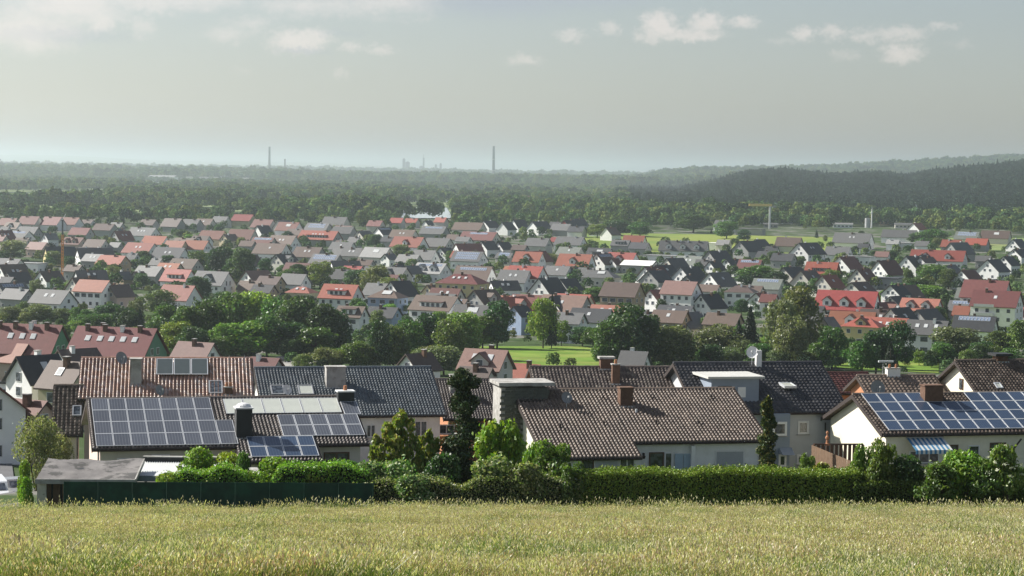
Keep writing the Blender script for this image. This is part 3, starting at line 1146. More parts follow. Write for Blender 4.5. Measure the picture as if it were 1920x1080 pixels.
    def chimney(s, px0, px1, py_top, py_base, m_, cap=M_conc, depth=.6, name='chimney', cap_t=.08, pots=0, flash=True, label=None, over=.06):
        u0, sl = s.rp(px0, py_base); u1, _ = s.rp(px1, py_base)
        Yd = s.on(u0, sl)
        z_base = Yd[2]
        W3 = s.o + s.ux * Yd[0] + s.uy * Yd[1]
        sc_ = FPX / W3[1]
        h = (py_base - py_top) / sc_
        y0 = Yd[1]
        y1 = y0 + depth
        b = MB()
        b.box(u0, u1, y0, y1, z_base - .6, z_base + h - cap_t, m_)
        if flash:
            b.box(u0 - .07, u1 + .07, y0 - .1, y0 + .02, z_base - .05, z_base + .1, M_metal)
        ch = b.build(name, s.root)
        if label:
            ch['label'] = label
        if cap is not None:
            b = MB()
            b.box(u0 - over, u1 + over, y0 - over, y1 + over, z_base + h - cap_t + .002, z_base + h, cap)
            b.build('chimney_cap', ch)
        for k in range(pots):
            b = MB()
            uu = u0 + (k + .5) * (u1 - u0) / pots
            b.cyl((uu, (y0 + y1) / 2, z_base + h + .002), (uu, (y0 + y1) / 2, z_base + h + .3), .12, .1, M_terra, 8)
            b.build('chimney_pot', ch)
        return u0, u1, y0, y1, z_base, z_base + h, ch

    def dish(s, px, py, dia, m_=None, face=-.5, h=.6, tilt=25):
        m_ = m_ or M_dish
        u, sl = s.rp(px, py + dia * FPX / s.o[1] * .6)
        base = Vector(s.on(u, sl))
        r = dia / 2
        c = base + Vector((0, -.1, h + r * .3))
        d = Vector((math.sin(face), -math.cos(face), math.tan(rad(tilt)))).normalized()
        a = Vector((0, 0, 1)).cross(d).normalized(); bb = d.cross(a)
        b = MB()
        k = b.mi(m_)
        rings = [(0, -.16), (.5, -.12), (.85, -.04), (1.0, 0)]
        n = 18
        st = len(b.v)
        for rr, off in rings:
            for i in range(n):
                t = 6.2832 * i / n
                b.v.append(tuple(c + (a * math.cos(t) * .92 + bb * math.sin(t)) * rr * r + d * off * r * 1.4))
        for off in (-.03,):
            for i in range(n):
                t = 6.2832 * i / n
                b.v.append(tuple(c + (a * math.cos(t) * .92 + bb * math.sin(t)) * 1.0 * r + d * off))
        for q in range(3):
            for i in range(n):
                j = (i + 1) % n
                b.f.append((st + q * n + i, st + q * n + j, st + (q + 1) * n + j, st + (q + 1) * n + i)); b.m.append(k)
        o = mesh_obj('satellite_dish', b.mesh('satellite_dish'), s.root)
        b = MB()
        b.cyl(base - Vector((0, 0, .3)), c - d * .12 * r, .03, .03, M_metal, 6)
        b.cyl(c - bb * r * .95, c + d * r * .9 - bb * r * .2, .018, .018, M_metal, 5)
        b.box(c.x + d.x * r * .9 - .05, c.x + d.x * r * .9 + .05, c.y + d.y * r * .9 - .05, c.y + d.y * r * .9 + .05, c.z + d.z * r * .9 - bb.z * r * .2 - .05, c.z + d.z * r * .9 - bb.z * r * .2 + .05, M_dishw)
        b.build('dish_arm', o)
        return o

    def array(s, px_tl, py_t, px_tr, py_b, cols, rows, cell, gap=.03, frame=M_alu, h=.14, px_bl=None, name='solar_panel', skip=(), fw=.035):
        u0, s0 = s.rp(px_tl, py_t); u1, _ = s.rp(px_tr, py_t)
        _, s1 = s.rp(px_tl, py_b)
        w_ = (u1 - u0) / cols; hh = (s1 - s0) / rows
        fm = MB()
        x0, x1, y0, y1 = -w_ / 2 + gap / 2, w_ / 2 - gap / 2, -hh / 2 + gap / 2, hh / 2 - gap / 2
        f = fw
        for a in ((x0, x1, y0, y0 + f), (x0, x1, y1 - f, y1), (x0, x0 + f, y0 + f, y1 - f), (x1 - f, x1, y0 + f, y1 - f)):
            fm.box(*a, -.02, .022, frame)
        fmesh = fm.mesh('panel_frame')
        g_ = MB(); g_.box(x0 + f, x1 - f, y0 + f, y1 - f, -.02, .012, cell)
        gm = g_.mesh(name)
        for r in range(rows):
            for c in range(cols):
                if (r, c) in skip:
                    continue
                o = mesh_obj(name, gm, s.root, loc=s.on(u0 + (c + .5) * w_, s0 + (r + .5) * hh, h))
                o.rotation_euler = (s.p, 0, 0)
                o2 = mesh_obj('panel_frame', fmesh, o)
        return (u0, u1, s0, s1, w_, hh)

    def skylight(s, px0, px1, py0, py1, frame=M_metal, glass=None, h=.12, open_=0.0):
        u0, s0 = s.rp(px0, py0); u1, _ = s.rp(px1, py0); _, s1 = s.rp(px0, py1)
        b = MB(); f = .09
        w_, hh = u1 - u0, s1 - s0
        for a in ((-w_ / 2, w_ / 2, -hh / 2, -hh / 2 + f), (-w_ / 2, w_ / 2, hh / 2 - f, hh / 2), (-w_ / 2, -w_ / 2 + f, -hh / 2 + f, hh / 2 - f), (w_ / 2 - f, w_ / 2, -hh / 2 + f, hh / 2 - f)):
            b.box(*a, -.12, .05, frame)
        o = b.build('skylight', s.root, loc=s.on((u0 + u1) / 2, (s0 + s1) / 2, h))
        o.rotation_euler = (s.p + open_, 0, 0)
        g_ = MB(); g_.box(-w_ / 2 + f, w_ / 2 - f, -hh / 2 + f, hh / 2 - f, -.02, .02, glass or M_glass)
        g_.build('pane', o)
        return o

    def window(s, px0, px1, py0, py1, y=None, frame=M_frame, pane=None, bars=1, name='window', fw=.08, blind=0.0, proud=.05, sill=True):
        y = s.wall_y() if y is None else y
        u0, z1 = s.wp(px0, py0, y); u1, z0 = s.wp(px1, py1, y)
        if u1 < u0:
            u0, u1 = u1, u0
        b = MB()
        f = fw
        b.box(u0, u1, y - proud, y + .03, z0, z0 + f, frame); b.box(u0, u1, y - proud, y + .03, z1 - f, z1, frame)
        b.box(u0, u0 + f, y - proud, y + .03, z0 + f, z1 - f, frame); b.box(u1 - f, u1, y - proud, y + .03, z0 + f, z1 - f, frame)
        for k in range(bars):
            uc = u0 + (k + 1) * (u1 - u0) / (bars + 1)
            b.box(uc - f * .5, uc + f * .5, y - proud * .8, y + .02, z0 + f, z1 - f, frame)
        o = b.build(name, s.root)
        g_ = MB(); g_.box(u0 + f, u1 - f, y - .015, y - .005, z0 + f, z1 - f, pane or M_glass)
        g_.build('pane', o)
        if blind > 0:
            b = MB()
            zz = z1 - (z1 - z0) * blind
            nsl = max(2, int((z1 - zz) / .055))
            for k in range(nsl):
                za = zz + (z1 - zz) * k / nsl
                b.box(u0 + f, u1 - f, y - .035, y - .018, za, za + (z1 - zz) / nsl - .008, M_blind)
            bl = b.build('roller_blind', o); 
        if sill:
            b = MB(); b.box(u0 - .06, u1 + .06, y - .14, y + .02, z0 - .05, z0 - .002, M_conc)
            b.build('sill', o)
        return o

    def box_on_wall(s, name, px0, px1, py0, py1, y0, y1, m_, parent=None):
        u0, z1 = s.wp(px0, py0, y0); u1, z0 = s.wp(px1, py1, y0)
        b = MB(); b.box(u0, u1, y0, y1, z0, z1, m_)
        return b.build(name, parent or s.root)


T_orange = tile_mat('orange_tile', (.46, .27, .19), (.64, .50, .42), island=.2, rough=.25, spec=.8)
T_brown = tile_mat('brown_tile', (.21, .155, .12), (.26, .20, .155), island=.14, rough=.55, spec=.4, moss=(.34, .29, .21))
T_greyblue = tile_mat('blue_grey_tile', (.12, .145, .16), (.17, .19, .20), island=.15, rough=.5, spec=.4)
T_dark = tile_mat('anthracite_tile', (.065, .065, .07), (.095, .092, .092), island=.2, rough=.5, spec=.45)
T_old = tile_mat('weathered_brown_tile', (.13, .095, .075), (.21, .165, .13), island=.35, rough=.7, spec=.3, moss=(.24, .22, .17))
T_brgrey = tile_mat('grey_brown_tile', (.14, .115, .10), (.19, .165, .15), island=.2, rough=.6, spec=.4)
T_dkred = tile_mat('dark_red_tile', (.10, .035, .03), (.14, .055, .045), island=.2, rough=.6, spec=.4)
T_speck = tile_mat('speckled_brown_tile', (.13, .10, .085), (.22, .18, .145), island=.25, rough=.6, spec=.4)
FLATP = [(0, 0), (.1, .5), (.5, .62), (.85, .5), (.92, -.3), (1.0, -.3)]

# --- house with the large solar array
h1 = House('detached_house', 'house', 'low house almost covered in solar panels, with black clad chimney, behind the green fence',
           (163, 750), 658, 127, 14, 17.5, [(175, 450, 840), (450, 596, 865), (596, 702, 833)], M_beige, T_brgrey, tw=.22, th=.3, gable_m=M_pink)
a = h1.array(170, 752, 393, 841, 7, 4, M_cell_grey, fw=.028, gap=.025)
h1.array(399 if False else 403, 792, 436, 837, 1, 2, M_cell_grey)
h1.array(417, 752, 632, 780, 6, 1, M_pale_refl, gap=.04, name='solar_collector', fw=.03)
b_ = h1.array(519, 782, 670, 822, 5, 2, M_cell_grey)
h1.array(637, 757, 668, 781, 1, 1, M_cell_grey)
c_ = h1.array(461, 823, 587, 861, 4, 2, M_cell_blue)
h1.hole_list += [(a[0] + .3, a[1] - .3, a[2] + .3, a[3] - .4)]
ch = h1.chimney(443, 473, 764, 824, M_dark, cap=M_dishw, depth=1.0, label='tall black clad chimney with pale dome')
b = MB(); u0, u1, y0, y1, zb_, zt, co_ = ch
for k in range(4):
    r0 = .45 * math.cos(k * .4); r1 = .45 * math.cos((k + 1) * .4)
    b.cyl(((u0 + u1) / 2, (y0 + y1) / 2, zt + .25 * math.sin(k * .4)), ((u0 + u1) / 2, (y0 + y1) / 2, zt + .25 * math.sin((k + 1) * .4)), r0, max(r1, .02), M_dishw, 14, cap=False)
b.build('chimney_cowl', co_)
h1.chimney(634, 664, 733, 757, M_dark, cap=M_dishw, depth=.8, pots=1, label='short black chimney with white capping at the ridge end')
y_ = h1.wall_y(0)
h1.window(219, 244, 859, 873, y_, bars=1); h1.window(284, 318, 852, 872, y_, bars=1, blind=.3)
h1.window(607, 655, 848, 866, h1.wall_y(2), bars=1, frame=M_brframe); h1.window(348, 372, 856, 876, y_, bars=0)
b = MB(); sc_ = h1.secs[0][2]
b.cyl((.35, y_ - .12, h1.hr - sc_ * math.sin(h1.p) - .1), (.35, y_ - .12, -.3), .05, .05, M_metal, 7)
b.build('downpipe', h1.root)
h1.tiles()

# --- orange glazed roof behind
h2 = House('detached_house', 'house', 'house with striped glossy orange tile roof and tall grey chimney',
           (152, 673), 473, 154, 9, 24, [(163, 484, 748)], M_pink, T_orange, tw=.262, th=.36, amp=.10, gable_m=M_pink)
h2.chimney(244, 265, 672, 724, M_conc, cap=M_conc, depth=.9, label='tall grey chimney on the orange roof')
h2.dish(228, 675, .95, M_dish, face=.5); h2.dish(300, 738, .8, M_dish, face=.6)
h2.array(293, 679, 390, 709, 3, 1, M_collector, gap=.05, h=.3, name='solar_collector', fw=.05)
h2.skylight(391, 417, 717, 740)
h2.chimney(421, 436, 725, 742, M_brick, depth=.5, pots=2, label='small brick chimney on the orange roof')
b = MB(); u_, sl_ = h2.rp(429, 735); q_ = h2.on(u_, sl_)
b.cyl(q_, (q_[0], q_[1], q_[2] + 2.6), .03, .02, M_metal, 6)
for k in range(5):
    b.cyl((q_[0] - .35, q_[1], q_[2] + 1.3 + k * .25), (q_[0] + .35, q_[1], q_[2] + 1.3 + k * .25), .012, .012, M_metal, 4)
b.build('antenna', h2.root)
h2.tiles()
b = MB(); u_, sl_ = h2.rp(458, 695); q_ = h2.on(u_, sl_)
b.cyl(q_, (q_[0], q_[1], q_[2] + 1.1), .03, .02, M_metal, 6); b.cyl((q_[0] - .4, q_[1], q_[2] + .9), (q_[0] + .4, q_[1], q_[2] + 1.0), .015, .015, M_metal, 4)
b.build('antenna', h2.root)

# --- blue-grey roof
h3 = House('detached_house', 'house', 'white house with blue-grey tile roof, grey chimney and two skylights',
           (476, 691), 808, 166, 13, 24, [(500, 834, 780)], M_white, T_greyblue, tw=.24, th=.34, amp=.045)
h3.chimney(612, 648, 687, 729, M_conc, cap=M_conc, depth=1.0, label='broad grey concrete chimney')
h3.skylight(506, 531, 725, 742, glass=M_glass); h3.skylight(557, 585, 725, 742, glass=M_pale_refl)
h3.dish(538, 736, .8, M_dishw, face=.2)
y_ = h3.wall_y(0)
h3.window(687, 704, 796, 820, y_); h3.window(777, 801, 789, 818, y_); h3.window(735, 752, 795, 818, y_)
h3.tiles()

# --- grey brown house between, terracotta walls
h4 = House('detached_house', 'house', 'terracotta-walled house with old grey-brown roof and slim chimney behind the conifer',
           (815, 712), 930, 180, 10, 25, [(822, 945, 786)], M_terra, T_brgrey, tw=.24, th=.34)
h4.chimney(844, 857, 702, 738, M_conc, cap=M_conc, depth=.6)
y_ = h4.wall_y(0)
h4.window(822, 852, 796, 814, y_, bars=1)
h4.box_on_wall('balcony', 818, 850, 820, 836, y_ - 1.2, y_, mat('orange_balcony', (.50, .20, .06), .8, .2))
h4.tiles()

# --- brown tiled house with the stone chimney
h5 = House('detached_house', 'house', 'white house with long brown tile roof and massive stone chimney behind the hedge',
           (960, 733), 1377, 139, 13, 19.5, [(1010, 1188, 859), (1188, 1446, 828)], M_white, T_brown, tw=.245, th=.33, amp=.085, gable_m=M_cream, depth_back=5.5)
u0, sl0 = h5.rp(1020, 752)
M_stone = mat('rubble_stone', (.10, .105, .09), .9, .2, .35, 2.5, island=.3)
M_stonel = mat('pale_stone', (.42, .39, .32), .9, .2, .2, 2.5, island=.2)
# stone chimney straddling the gable end
b = MB()
ux0 = h5.wp(931, 760, 0)[0]; ux1 = h5.wp(1017, 760, 0)[0]
zt = h5.hr + .35
b.box(ux0, ux1, -1.3, 1.1, -1.0, zt, M_conc)
sch = b.build('stone_chimney', h5.root); sch['label'] = 'massive chimney faced in dark rubble stone with concrete cap slab'
# single stones on its two visible faces
stm = []
for k in range(6):
    q = MB(); rr = random.Random(k)
    w2, h2_ = rr.uniform(.28, .42), .075 + rr.uniform(0, .02)
    q.box(-w2, w2, -.05, .0, -h2_, h2_, M_stone, taper=.012)
    stm.append(q.mesh('stone'))
z = -.2
row = 0
nst = 0
while z < zt - .05 and nst < 280:
    u = ux0 + (row % 2) * .3
    while u < ux1 - .1:
        if not (u > .35 and z < h5.hr - .62 * (1 if u > .3 else 0) - .2):
            me = stm[(row * 7 + nst) % 6]
            o = mesh_obj('stone', me, sch, loc=(min(u + .3, ux1 - .3), -1.3 - random.uniform(0, .04), z + .1))
            nst += 1
        u += .72
    z += .19; row += 1
b = MB()
b.box(ux0 - .2, ux1 + .45, -1.55, 1.35, zt + .12, zt + .34, M_conc)
b.build('cap_slab', sch)
for uu in (ux0 + (ux1 - ux0) * .28, ux0 + (ux1 - ux0) * .8):
    b = MB(); b.box(uu - .35, uu + .35, -.9, .7, zt + .002, zt + .118, M_dishw); b.build('cap_support', sch)
b = MB(); ua, sa_ = h5.rp(962, 763); ub, _ = h5.rp(1022, 763)
b.box(max(ua, .1), ub, -1.75, -1.36, h5.hr - .55, h5.hr - .42, M_fascia); b.build('flashing', sch)
h5.hole_list.append((-1, ux1 + .02, -1, 1.45))
h5.chimney(1163, 1187, 726, 764, M_brick, cap=M_brick, depth=.7, label='square brown chimney on the brown roof')
h5.dish(1062, 752, .8, M_dish, face=.1)
for (px, py) in ((1193, 772), (1131, 746), (1220, 744), (1230, 793), (1050, 800), (1132, 795), (1310, 793), (1333, 745)):
    u_, sl_ = h5.rp(px, py + 3); q_ = h5.on(u_, sl_)
    b = MB(); b.cyl(q_, (q_[0], q_[1], q_[2] + .28), .09, .07, M_fascia if px != 1193 else M_dishw, 7); b.build('roof_vent', h5.root)
y_ = h5.wall_y(0); y2 = h5.wall_y(1)
h5.window(1091, 1113, 861, 886, y_, bars=0, frame=M_brframe); 
h5.box_on_wall('garage_door', 1117, 1158, 862, 892, y_ - .03, y_ - .002, M_blind)
h5.window(1161, 1190, 858, 879, y_, bars=1)
h5.window(1217, 1244, 848, 892, y2, bars=0, name='patio_door', frame=M_brframe); h5.window(1246, 1260, 848, 892, y2, bars=0, name='patio_door', frame=M_frame)
h5.box_on_wall('shutter', 1266, 1280, 851, 892, y2 - .09, y2 - .05, M_bluedoor); h5.box_on_wall('shutter', 1282, 1294, 851, 892, y2 - .09, y2 - .05, M_bluedoor)
h5.window(1341, 1395, 845, 879, y2, bars=0, blind=.93)
h5.box_on_wall('wall_pier', 1297, 1303, 836, 892, y2 - .35, y2 - .002, M_white)
for px in (1206, 1430):
    u_, z_ = h5.wp(px, 852, y2)
    b = MB(); b.box(u_ - .05, u_ + .05, y2 - .2, y2 - .002, z_ - .1, z_ + .1, M_fascia); b.cyl((u_, y2 - .18, z_ - .25), (u_, y2 - .18, z_ - .08), .07, .11, M_fascia, 6)
    b.build('wall_lamp', h5.root)
b = MB(); u_, z_ = h5.wp(1424, 835, y2)
b.cyl((u_ + .3, y2 - .5, z_ + .1), (u_, y2 - .1, z_ - .35), .05, .05, M_fascia, 7); b.cyl((u_, y2 - .1, z_ - .35), (u_, y2 - .1, -.5), .05, .05, M_fascia, 7)
b.build('downpipe', h5.root)
h5.tiles()

# --- speckled brown roof behind it
h6 = House('detached_house', 'house', 'house with speckled dark brown roof directly behind the long brown roof',
           (993, 689), 1278, 158, 8, 26, [(1000, 1300, 750)], M_terra, T_speck, tw=.27, th=.33, amp=.05)
h6.chimney(1148, 1162, 682, 722, M_brick, cap=M_conc, depth=.5, pots=1)
h6.chimney(1126, 1150, 669, 694, M_brick, cap=M_conc, depth=.7, cap_t=.16, over=.12, label='brick chimney with thick concrete slab at the ridge')
h6.tiles()

# --- anthracite roof with flat dormer
h7 = House('detached_house', 'house', 'tall grey and slate-blue house with anthracite roof, flat dormer and white dish',
           (1262, 682), 1540, 156, 13, 27, [(1300, 1586, 774)], M_grey, T_dark, tw=.30, th=.36, amp=.04, low=2.5)
u0, s0 = h7.rp(1312, 712); u1, _ = h7.rp(1400, 712)
q0 = h7.on(u0, s0)
zt = q0[2] + .35; yb = q0[1] + .4; yf = yb - 3.4
b = MB(); b.box(u0, u1, yf + .3, yb + 1.5, zt - 2.6, zt, M_slate)
dm = b.build('dormer', h7.root); dm['label'] = 'flat-roofed dormer with slate-blue front'
b = MB(); b.box(u0 - .35, u1 + .35, yf, yb + 1.5, zt + .002, zt + .16, mat('dormer_roof_sheet', (.50, .50, .47), .7, .3, .08, 1.0)); b.build('dormer_roof', dm)
h7.box_on_wall('dormer_window', 1346, 1372, 724, 743, yf + .25, yf + .29, M_glass, dm)
h7.box_on_wall('dormer_window', 1384, 1398, 726, 745, yf + .25, yf + .29, M_frame, dm)
h7.hole_list.append((u0 + .1, u1 - .1, s0, s0 + 2.6))
h7.skylight(1459, 1482, 719, 737, frame=M_alu, glass=M_pale_refl, open_=-.35, h=.3)
h7.chimney(1418, 1428, 655, 690, M_dishw, cap=None, depth=.35, flash=False, label='slim white chimney pipe'); h7.dish(1409, 672, .95, M_dishw, face=-.4, h=.9)
y_ = h7.wall_y(0)
u0, z1 = h7.wp(1440, 779, y_ - .9); u1, _ = h7.wp(1482, 779, y_ - .9)
b = MB(); b.box(u0, u1, y_ - .9, y_ - .003, -2.5, z1 + .1, M_slate); bay = b.build('wall', h7.root); bay['label'] = 'slate-blue projecting bay'
h7.window(1449, 1475, 791, 817, y_ - .9, bars=0, fw=.16); h7.window(1460, 1474, 852, 875, y_ - .9, bars=0, fw=.14)
h7.window(1496, 1516, 789, 814, y_, bars=0, fw=.15); h7.window(1494, 1510, 852, 870, y_, bars=0, fw=.14)
b = MB(); u0, z1 = h7.wp(1461, 843, y_ - .9); u1, _ = h7.wp(1484, 843, y_ - .9)
b.prism([(y_ - 1.7, z1 - .3), (y_ - .9, z1 - .25), (y_ - .9, z1 + .15)], u0, u1, M_slate); b.build('canopy', h7.root)
h7.tiles()

# --- cream house with the blue solar roof
h8 = House('detached_house', 'house', 'cream-gabled house with blue solar panel roof and striped awning at right',
           (1598, 741), 1990, 147, 14, 22, [(1664, 2060, 812)], M_cream, T_old, tw=.28, th=.34, gable_m=M_cream, low=2.0)
sk = [(0, c) for c in (4, 5, 6)]
a = h8.array(1613, 741, 1997, 811, 14, 4, M_cell_blue, skip=sk)
h8.chimney(1734, 1768, 722, 757, M_brick, cap=M_brick, depth=.8, label='square brown chimney between the solar panels')
y_ = h8.wall_y(0)
h8.window(1774, 1796, 834, 858, y_, bars=0, frame=M_brframe); h8.window(1815, 1836, 835, 860, y_, bars=0); h8.window(1856, 1885, 830, 868, y_, bars=1, frame=M_brframe, name='patio_door')
h8.window(1705, 1760, 845, 868, y_, bars=2)
u0, z1 = h8.wp(1698, 821, y_); u1, _ = h8.wp(1766, 821, y_)
# striped awning, each stripe a strip of cloth
M_aw1 = mat('awning_white', (.62, .64, .62), .9, .1, .04); M_aw2 = mat('awning_blue', (.08, .22, .38), .9, .1, .04)
aw = MB(); aw.cyl((u0, y_ - .12, z1), (u1, y_ - .12, z1), .09, .09, M_alu, 8); awo = aw.build('awning', h8.root); awo['label'] = 'blue and white striped awning'
ns = 16; drop_ = (z1 - h8.wp(1698, 842, y_ - 1.6)[1])
for k in range(ns):
    a0 = u0 + (u1 - u0) * k / ns; a1 = u0 + (u1 - u0) * (k + 1) / ns
    mm = M_aw1 if k % 2 else M_aw2
    b = MB()
    b.prism([(y_ - .1, z1 + .05), (y_ - 1.7, z1 - .62), (y_ - 1.7, z1 - .65), (y_ - .1, z1 + .02)], a0, a1 - .004, mm)
    b.prism([(y_ - 1.7, z1 - .62), (y_ - 1.73, z1 - .62), (y_ - 1.73, z1 - .88), (y_ - 1.7, z1 - .88)], a0, a1 - .004, mm)
    b.build('awning_stripe', awo)
# lean-to roof post at the far right
b = MB(); u_, z_ = h8.wp(1915, 823, y_ - .6); b.cyl((u_, y_ - .6, z_), (u_ - .5, y_ - .1, z_ - 1.0), .06, .06, M_fascia, 6); b.build('downpipe', h8.root)
# gable slit and cross ornament
yy, zz = h8.gp(1548, 800, .45)
b = MB(); b.box(.40, .449, yy - .06, yy + .06, zz - .3, zz + .3, M_fascia); b.build('vent_slit', h8.root)
h8.tiles()

# --- roofs behind the cream house
h9 = House('detached_house', 'house', 'low house with ribbed brown roof and big dark dish behind the blue solar roof',
           (1606, 705), 1753, 178, 10, 24, [(1612, 1760, 742)], M_terra, T_brown, tw=.36, th=.42, amp=.06)
h9.dish(1645, 727, 1.35, M_dish, face=0)
h9.chimney(1664, 1688, 690, 708, M_dishw, cap=M_conc, depth=.6, pots=2)
b = MB(); u_, sl_ = h9.rp(1655, 706); q_ = h9.on(u_, sl_)
b.cyl(q_, (q_[0], q_[1], q_[2] + 1.4), .03, .02, M_metal, 6); b.box(q_[0] - .4, q_[0] + .9, q_[1] - .1, q_[1] + .1, q_[2] + 1.2, q_[2] + 1.35, M_alu)
b.build('antenna', h9.root)
h9.tiles()
h9b = House('detached_house', 'house', 'low brown roof between the anthracite roof and the ribbed brown roof',
            (1540, 700), 1628, 190, 8, 20, [(1543, 1640, 738)], M_terra, T_dkred, tw=.36, th=.42, amp=.03)
h9b.tiles()
h10 = House('detached_house', 'house', 'cream-gabled house with weathered brown roof at the right edge, highest of the near roofs',
            (1790, 677), 2000, 176, 14, 28, [(1824, 2040, 735)], M_cream, T_old, tw=.30, th=.34, gable_m=M_cream)
h10.chimney(1870, 1890, 663, 680, M_brick, cap=M_dark, depth=.9, over=.3, cap_t=.2)
yy, zz = h10.gp(1803, 720, .45)
b = MB(); b.box(.38, .449, yy - .35, yy + .35, zz - .45, zz + .45, M_brframe)
gw = b.build('window', h10.root); b = MB(); b.box(.36, .379, yy - .27, yy + .27, zz - .37, zz + .37, M_glass); b.build('pane', gw)
h10.skylight(1862, 1874, 720, 730, glass=M_pale_refl, frame=M_alu)
h10.tiles()

# --- old brown roof left of the orange one, and the dark red house on the left edge
h11 = House('detached_house', 'house', 'narrow house with rough dark brown roof left of the orange-tiled one',
            (101, 724), 158, 150, 10, 36, [(96, 166, 816)], M_pink, T_old, tw=.3, th=.3, amp=.05)
h11.skylight(136, 153, 763, 782)
h11.tiles()

# ------------------------------------------------------------------ village
def roof_mat(name, base, var=.12):
    if name in MATS:
        return MATS[name]
    M = bpy.data.materials.new(name); M.use_nodes = True
    t = M.node_tree; t.nodes.clear(); q = NT(t)
    co = q.n('ShaderNodeTexCoord').outputs['Object']
    oi = q.n('ShaderNodeObjectInfo'); r = oi.outputs['Random']
    n_ = q.noise(co, .9, 5, .65)
    v = q.math('MULTIPLY', q.ramp(n_, .3, .7, 1 - var, 1 + var, smooth=False), q.ramp(r, 0, 1, .78, 1.22, smooth=False))
    rows = q.noise(q.vmath('MULTIPLY', co, (6, 6, 14)), 1.0, 2, .5)
    v = q.math('MULTIPLY', v, q.ramp(rows, .3, .7, .86, 1.14, smooth=False))
    vv = q.n('ShaderNodeCombineColor', i_0=v, i_1=v, i_2=v).outputs[0]
    hs = q.n('ShaderNodeHueSaturation', i_Hue=q.ramp(q.math('FRACT', q.math('MULTIPLY', r, 7.7)), 0, 1, .488, .512, smooth=False), i_Color=q.mix(1.0, base, vv, 'MULTIPLY'))
    b = q.n('ShaderNodeBsdfPrincipled', i_Base_Color=hs.outputs[0], i_Roughness=.62)
    b.inputs['Specular IOR Level'].default_value = .35
    q.n('ShaderNodeOutputMaterial', i_Surface=b.outputs[0])
    MATS[name] = M
    return M


VR = {  # roof colours
    'r': (roof_mat('red_roof', (0.244, 0.055, 0.038)), 'bright red'), 'R': (roof_mat('dark_red_roof', (0.126, 0.042, 0.035)), 'dark red'),
    'o': (roof_mat('orange_roof', (0.252, 0.080, 0.049)), 'orange-red'), 'm': (roof_mat('salmon_roof', (0.286, 0.109, 0.080)), 'salmon'),
    'g': (roof_mat('grey_roof', (0.101, 0.101, 0.102)), 'grey'), 'G': (roof_mat('light_grey_roof', (.22, .22, .215)), 'pale grey'),
    'k': (roof_mat('black_roof', (.040, .042, .048)), 'black'), 'b': (roof_mat('brown_roof', (0.105, 0.071, 0.057)), 'brown'),
    'B': (roof_mat('dark_brown_roof', (.085, .06, .052)), 'dark brown'), 'w': (mat('white_membrane', (.85, .85, .83), .8, .2, .03, .5), 'white'),
    'e': (roof_mat('greenish_roof', (.15, .165, .145)), 'greenish grey'), 'l': (roof_mat('pink_brown_roof', (0.176, 0.101, 0.084)), 'pinkish brown'),
}
VW = {
    'w': (mat('village_white', (.84, .84, .82), .9, .2, .05, .8, obj=.07), 'white'), 'c': (mat('village_cream', (.60, .53, .36), .9, .2, .05, .8), 'cream'),
    'g': (mat('village_grey', (.36, .36, .35), .9, .2, .06, .8, obj=.1), 'grey'), 't': (mat('village_tan', (.38, .30, .21), .9, .2, .06, .8), 'tan'),
    'p': (mat('village_pale', (.60, .58, .52), .9, .2, .06, .8, obj=.08), 'pale'), 'y': (mat('village_yellow', (.62, .52, .28), .9, .2, .05, .8), 'yellow'),
    'b': (mat('village_blue', (.34, .42, .56), .9, .2, .05, .8), 'light blue'), 'r': (mat('village_redwood', (.20, .04, .035), .9, .2, .08, .8), 'red timber'),
    'n': (mat('village_green', (.13, .25, .17), .9, .2, .08, .8), 'green'), 'k': (mat('village_pink', (.52, .40, .34), .9, .2, .05, .8), 'pinkish'),
}
M_vwin = glass_mat('village_glass', (.03, .035, .045), .15)
M_skylight_refl = mat('skylight_reflection_glass', (.55, .56, .55), .12, .8, .05, 1)  # light base colour stands in for the bright reflection on roof windows
M_solar = glass_mat('solar_glass', (.09, .11, .15), .12)


def win_mesh(w_, h_, name='window'):
    b = MB()
    b.box(-w_ / 2, w_ / 2, -.05, .04, -h_ / 2, h_ / 2, M_frame)
    b.box(-w_ / 2 + .09, w_ / 2 - .09, -.07, -.051, -h_ / 2 + .09, h_ / 2 - .09, M_vwin)
    return b.mesh(name)


WM = win_mesh(1.25, 1.3); WMT = win_mesh(.95, 1.9); WMW = win_mesh(2.1, 1.4)
b = MB(); b.box(-.5, .5, -.65, .65, -.05, .10, M_alu); b.box(-.42, .42, -.57, .57, .10, .115, M_skylight_refl); SKM = b.mesh('skylight')
b = MB(); b.box(-.5, .5, -.8, .8, -.02, .06, M_alu); b.box(-.44, .44, -.74, .74, .06, .075, M_solar); SOM = b.mesh('solar_panel')
b = MB(); b.box(-.35, .35, -.35, .35, -.6, .9, M_brick); b.box(-.42, .42, -.42, .42, .9, 1.0, M_conc); CHM = b.mesh('chimney')
b = MB(); b.box(-.35, .35, -.35, .35, -.6, .8, VW['w'][0]); b.box(-.42, .42, -.42, .42, .8, .9, M_conc); CHW = b.mesh('chimney')
VCH = [CHM, CHM, CHW]

ANG = {'F': -27, 'f': 24, 'G': 46, 'g': -62, 'H': -22, 'B': -22, 'T': -12}
vrng = random.Random(5)
FOOT = []


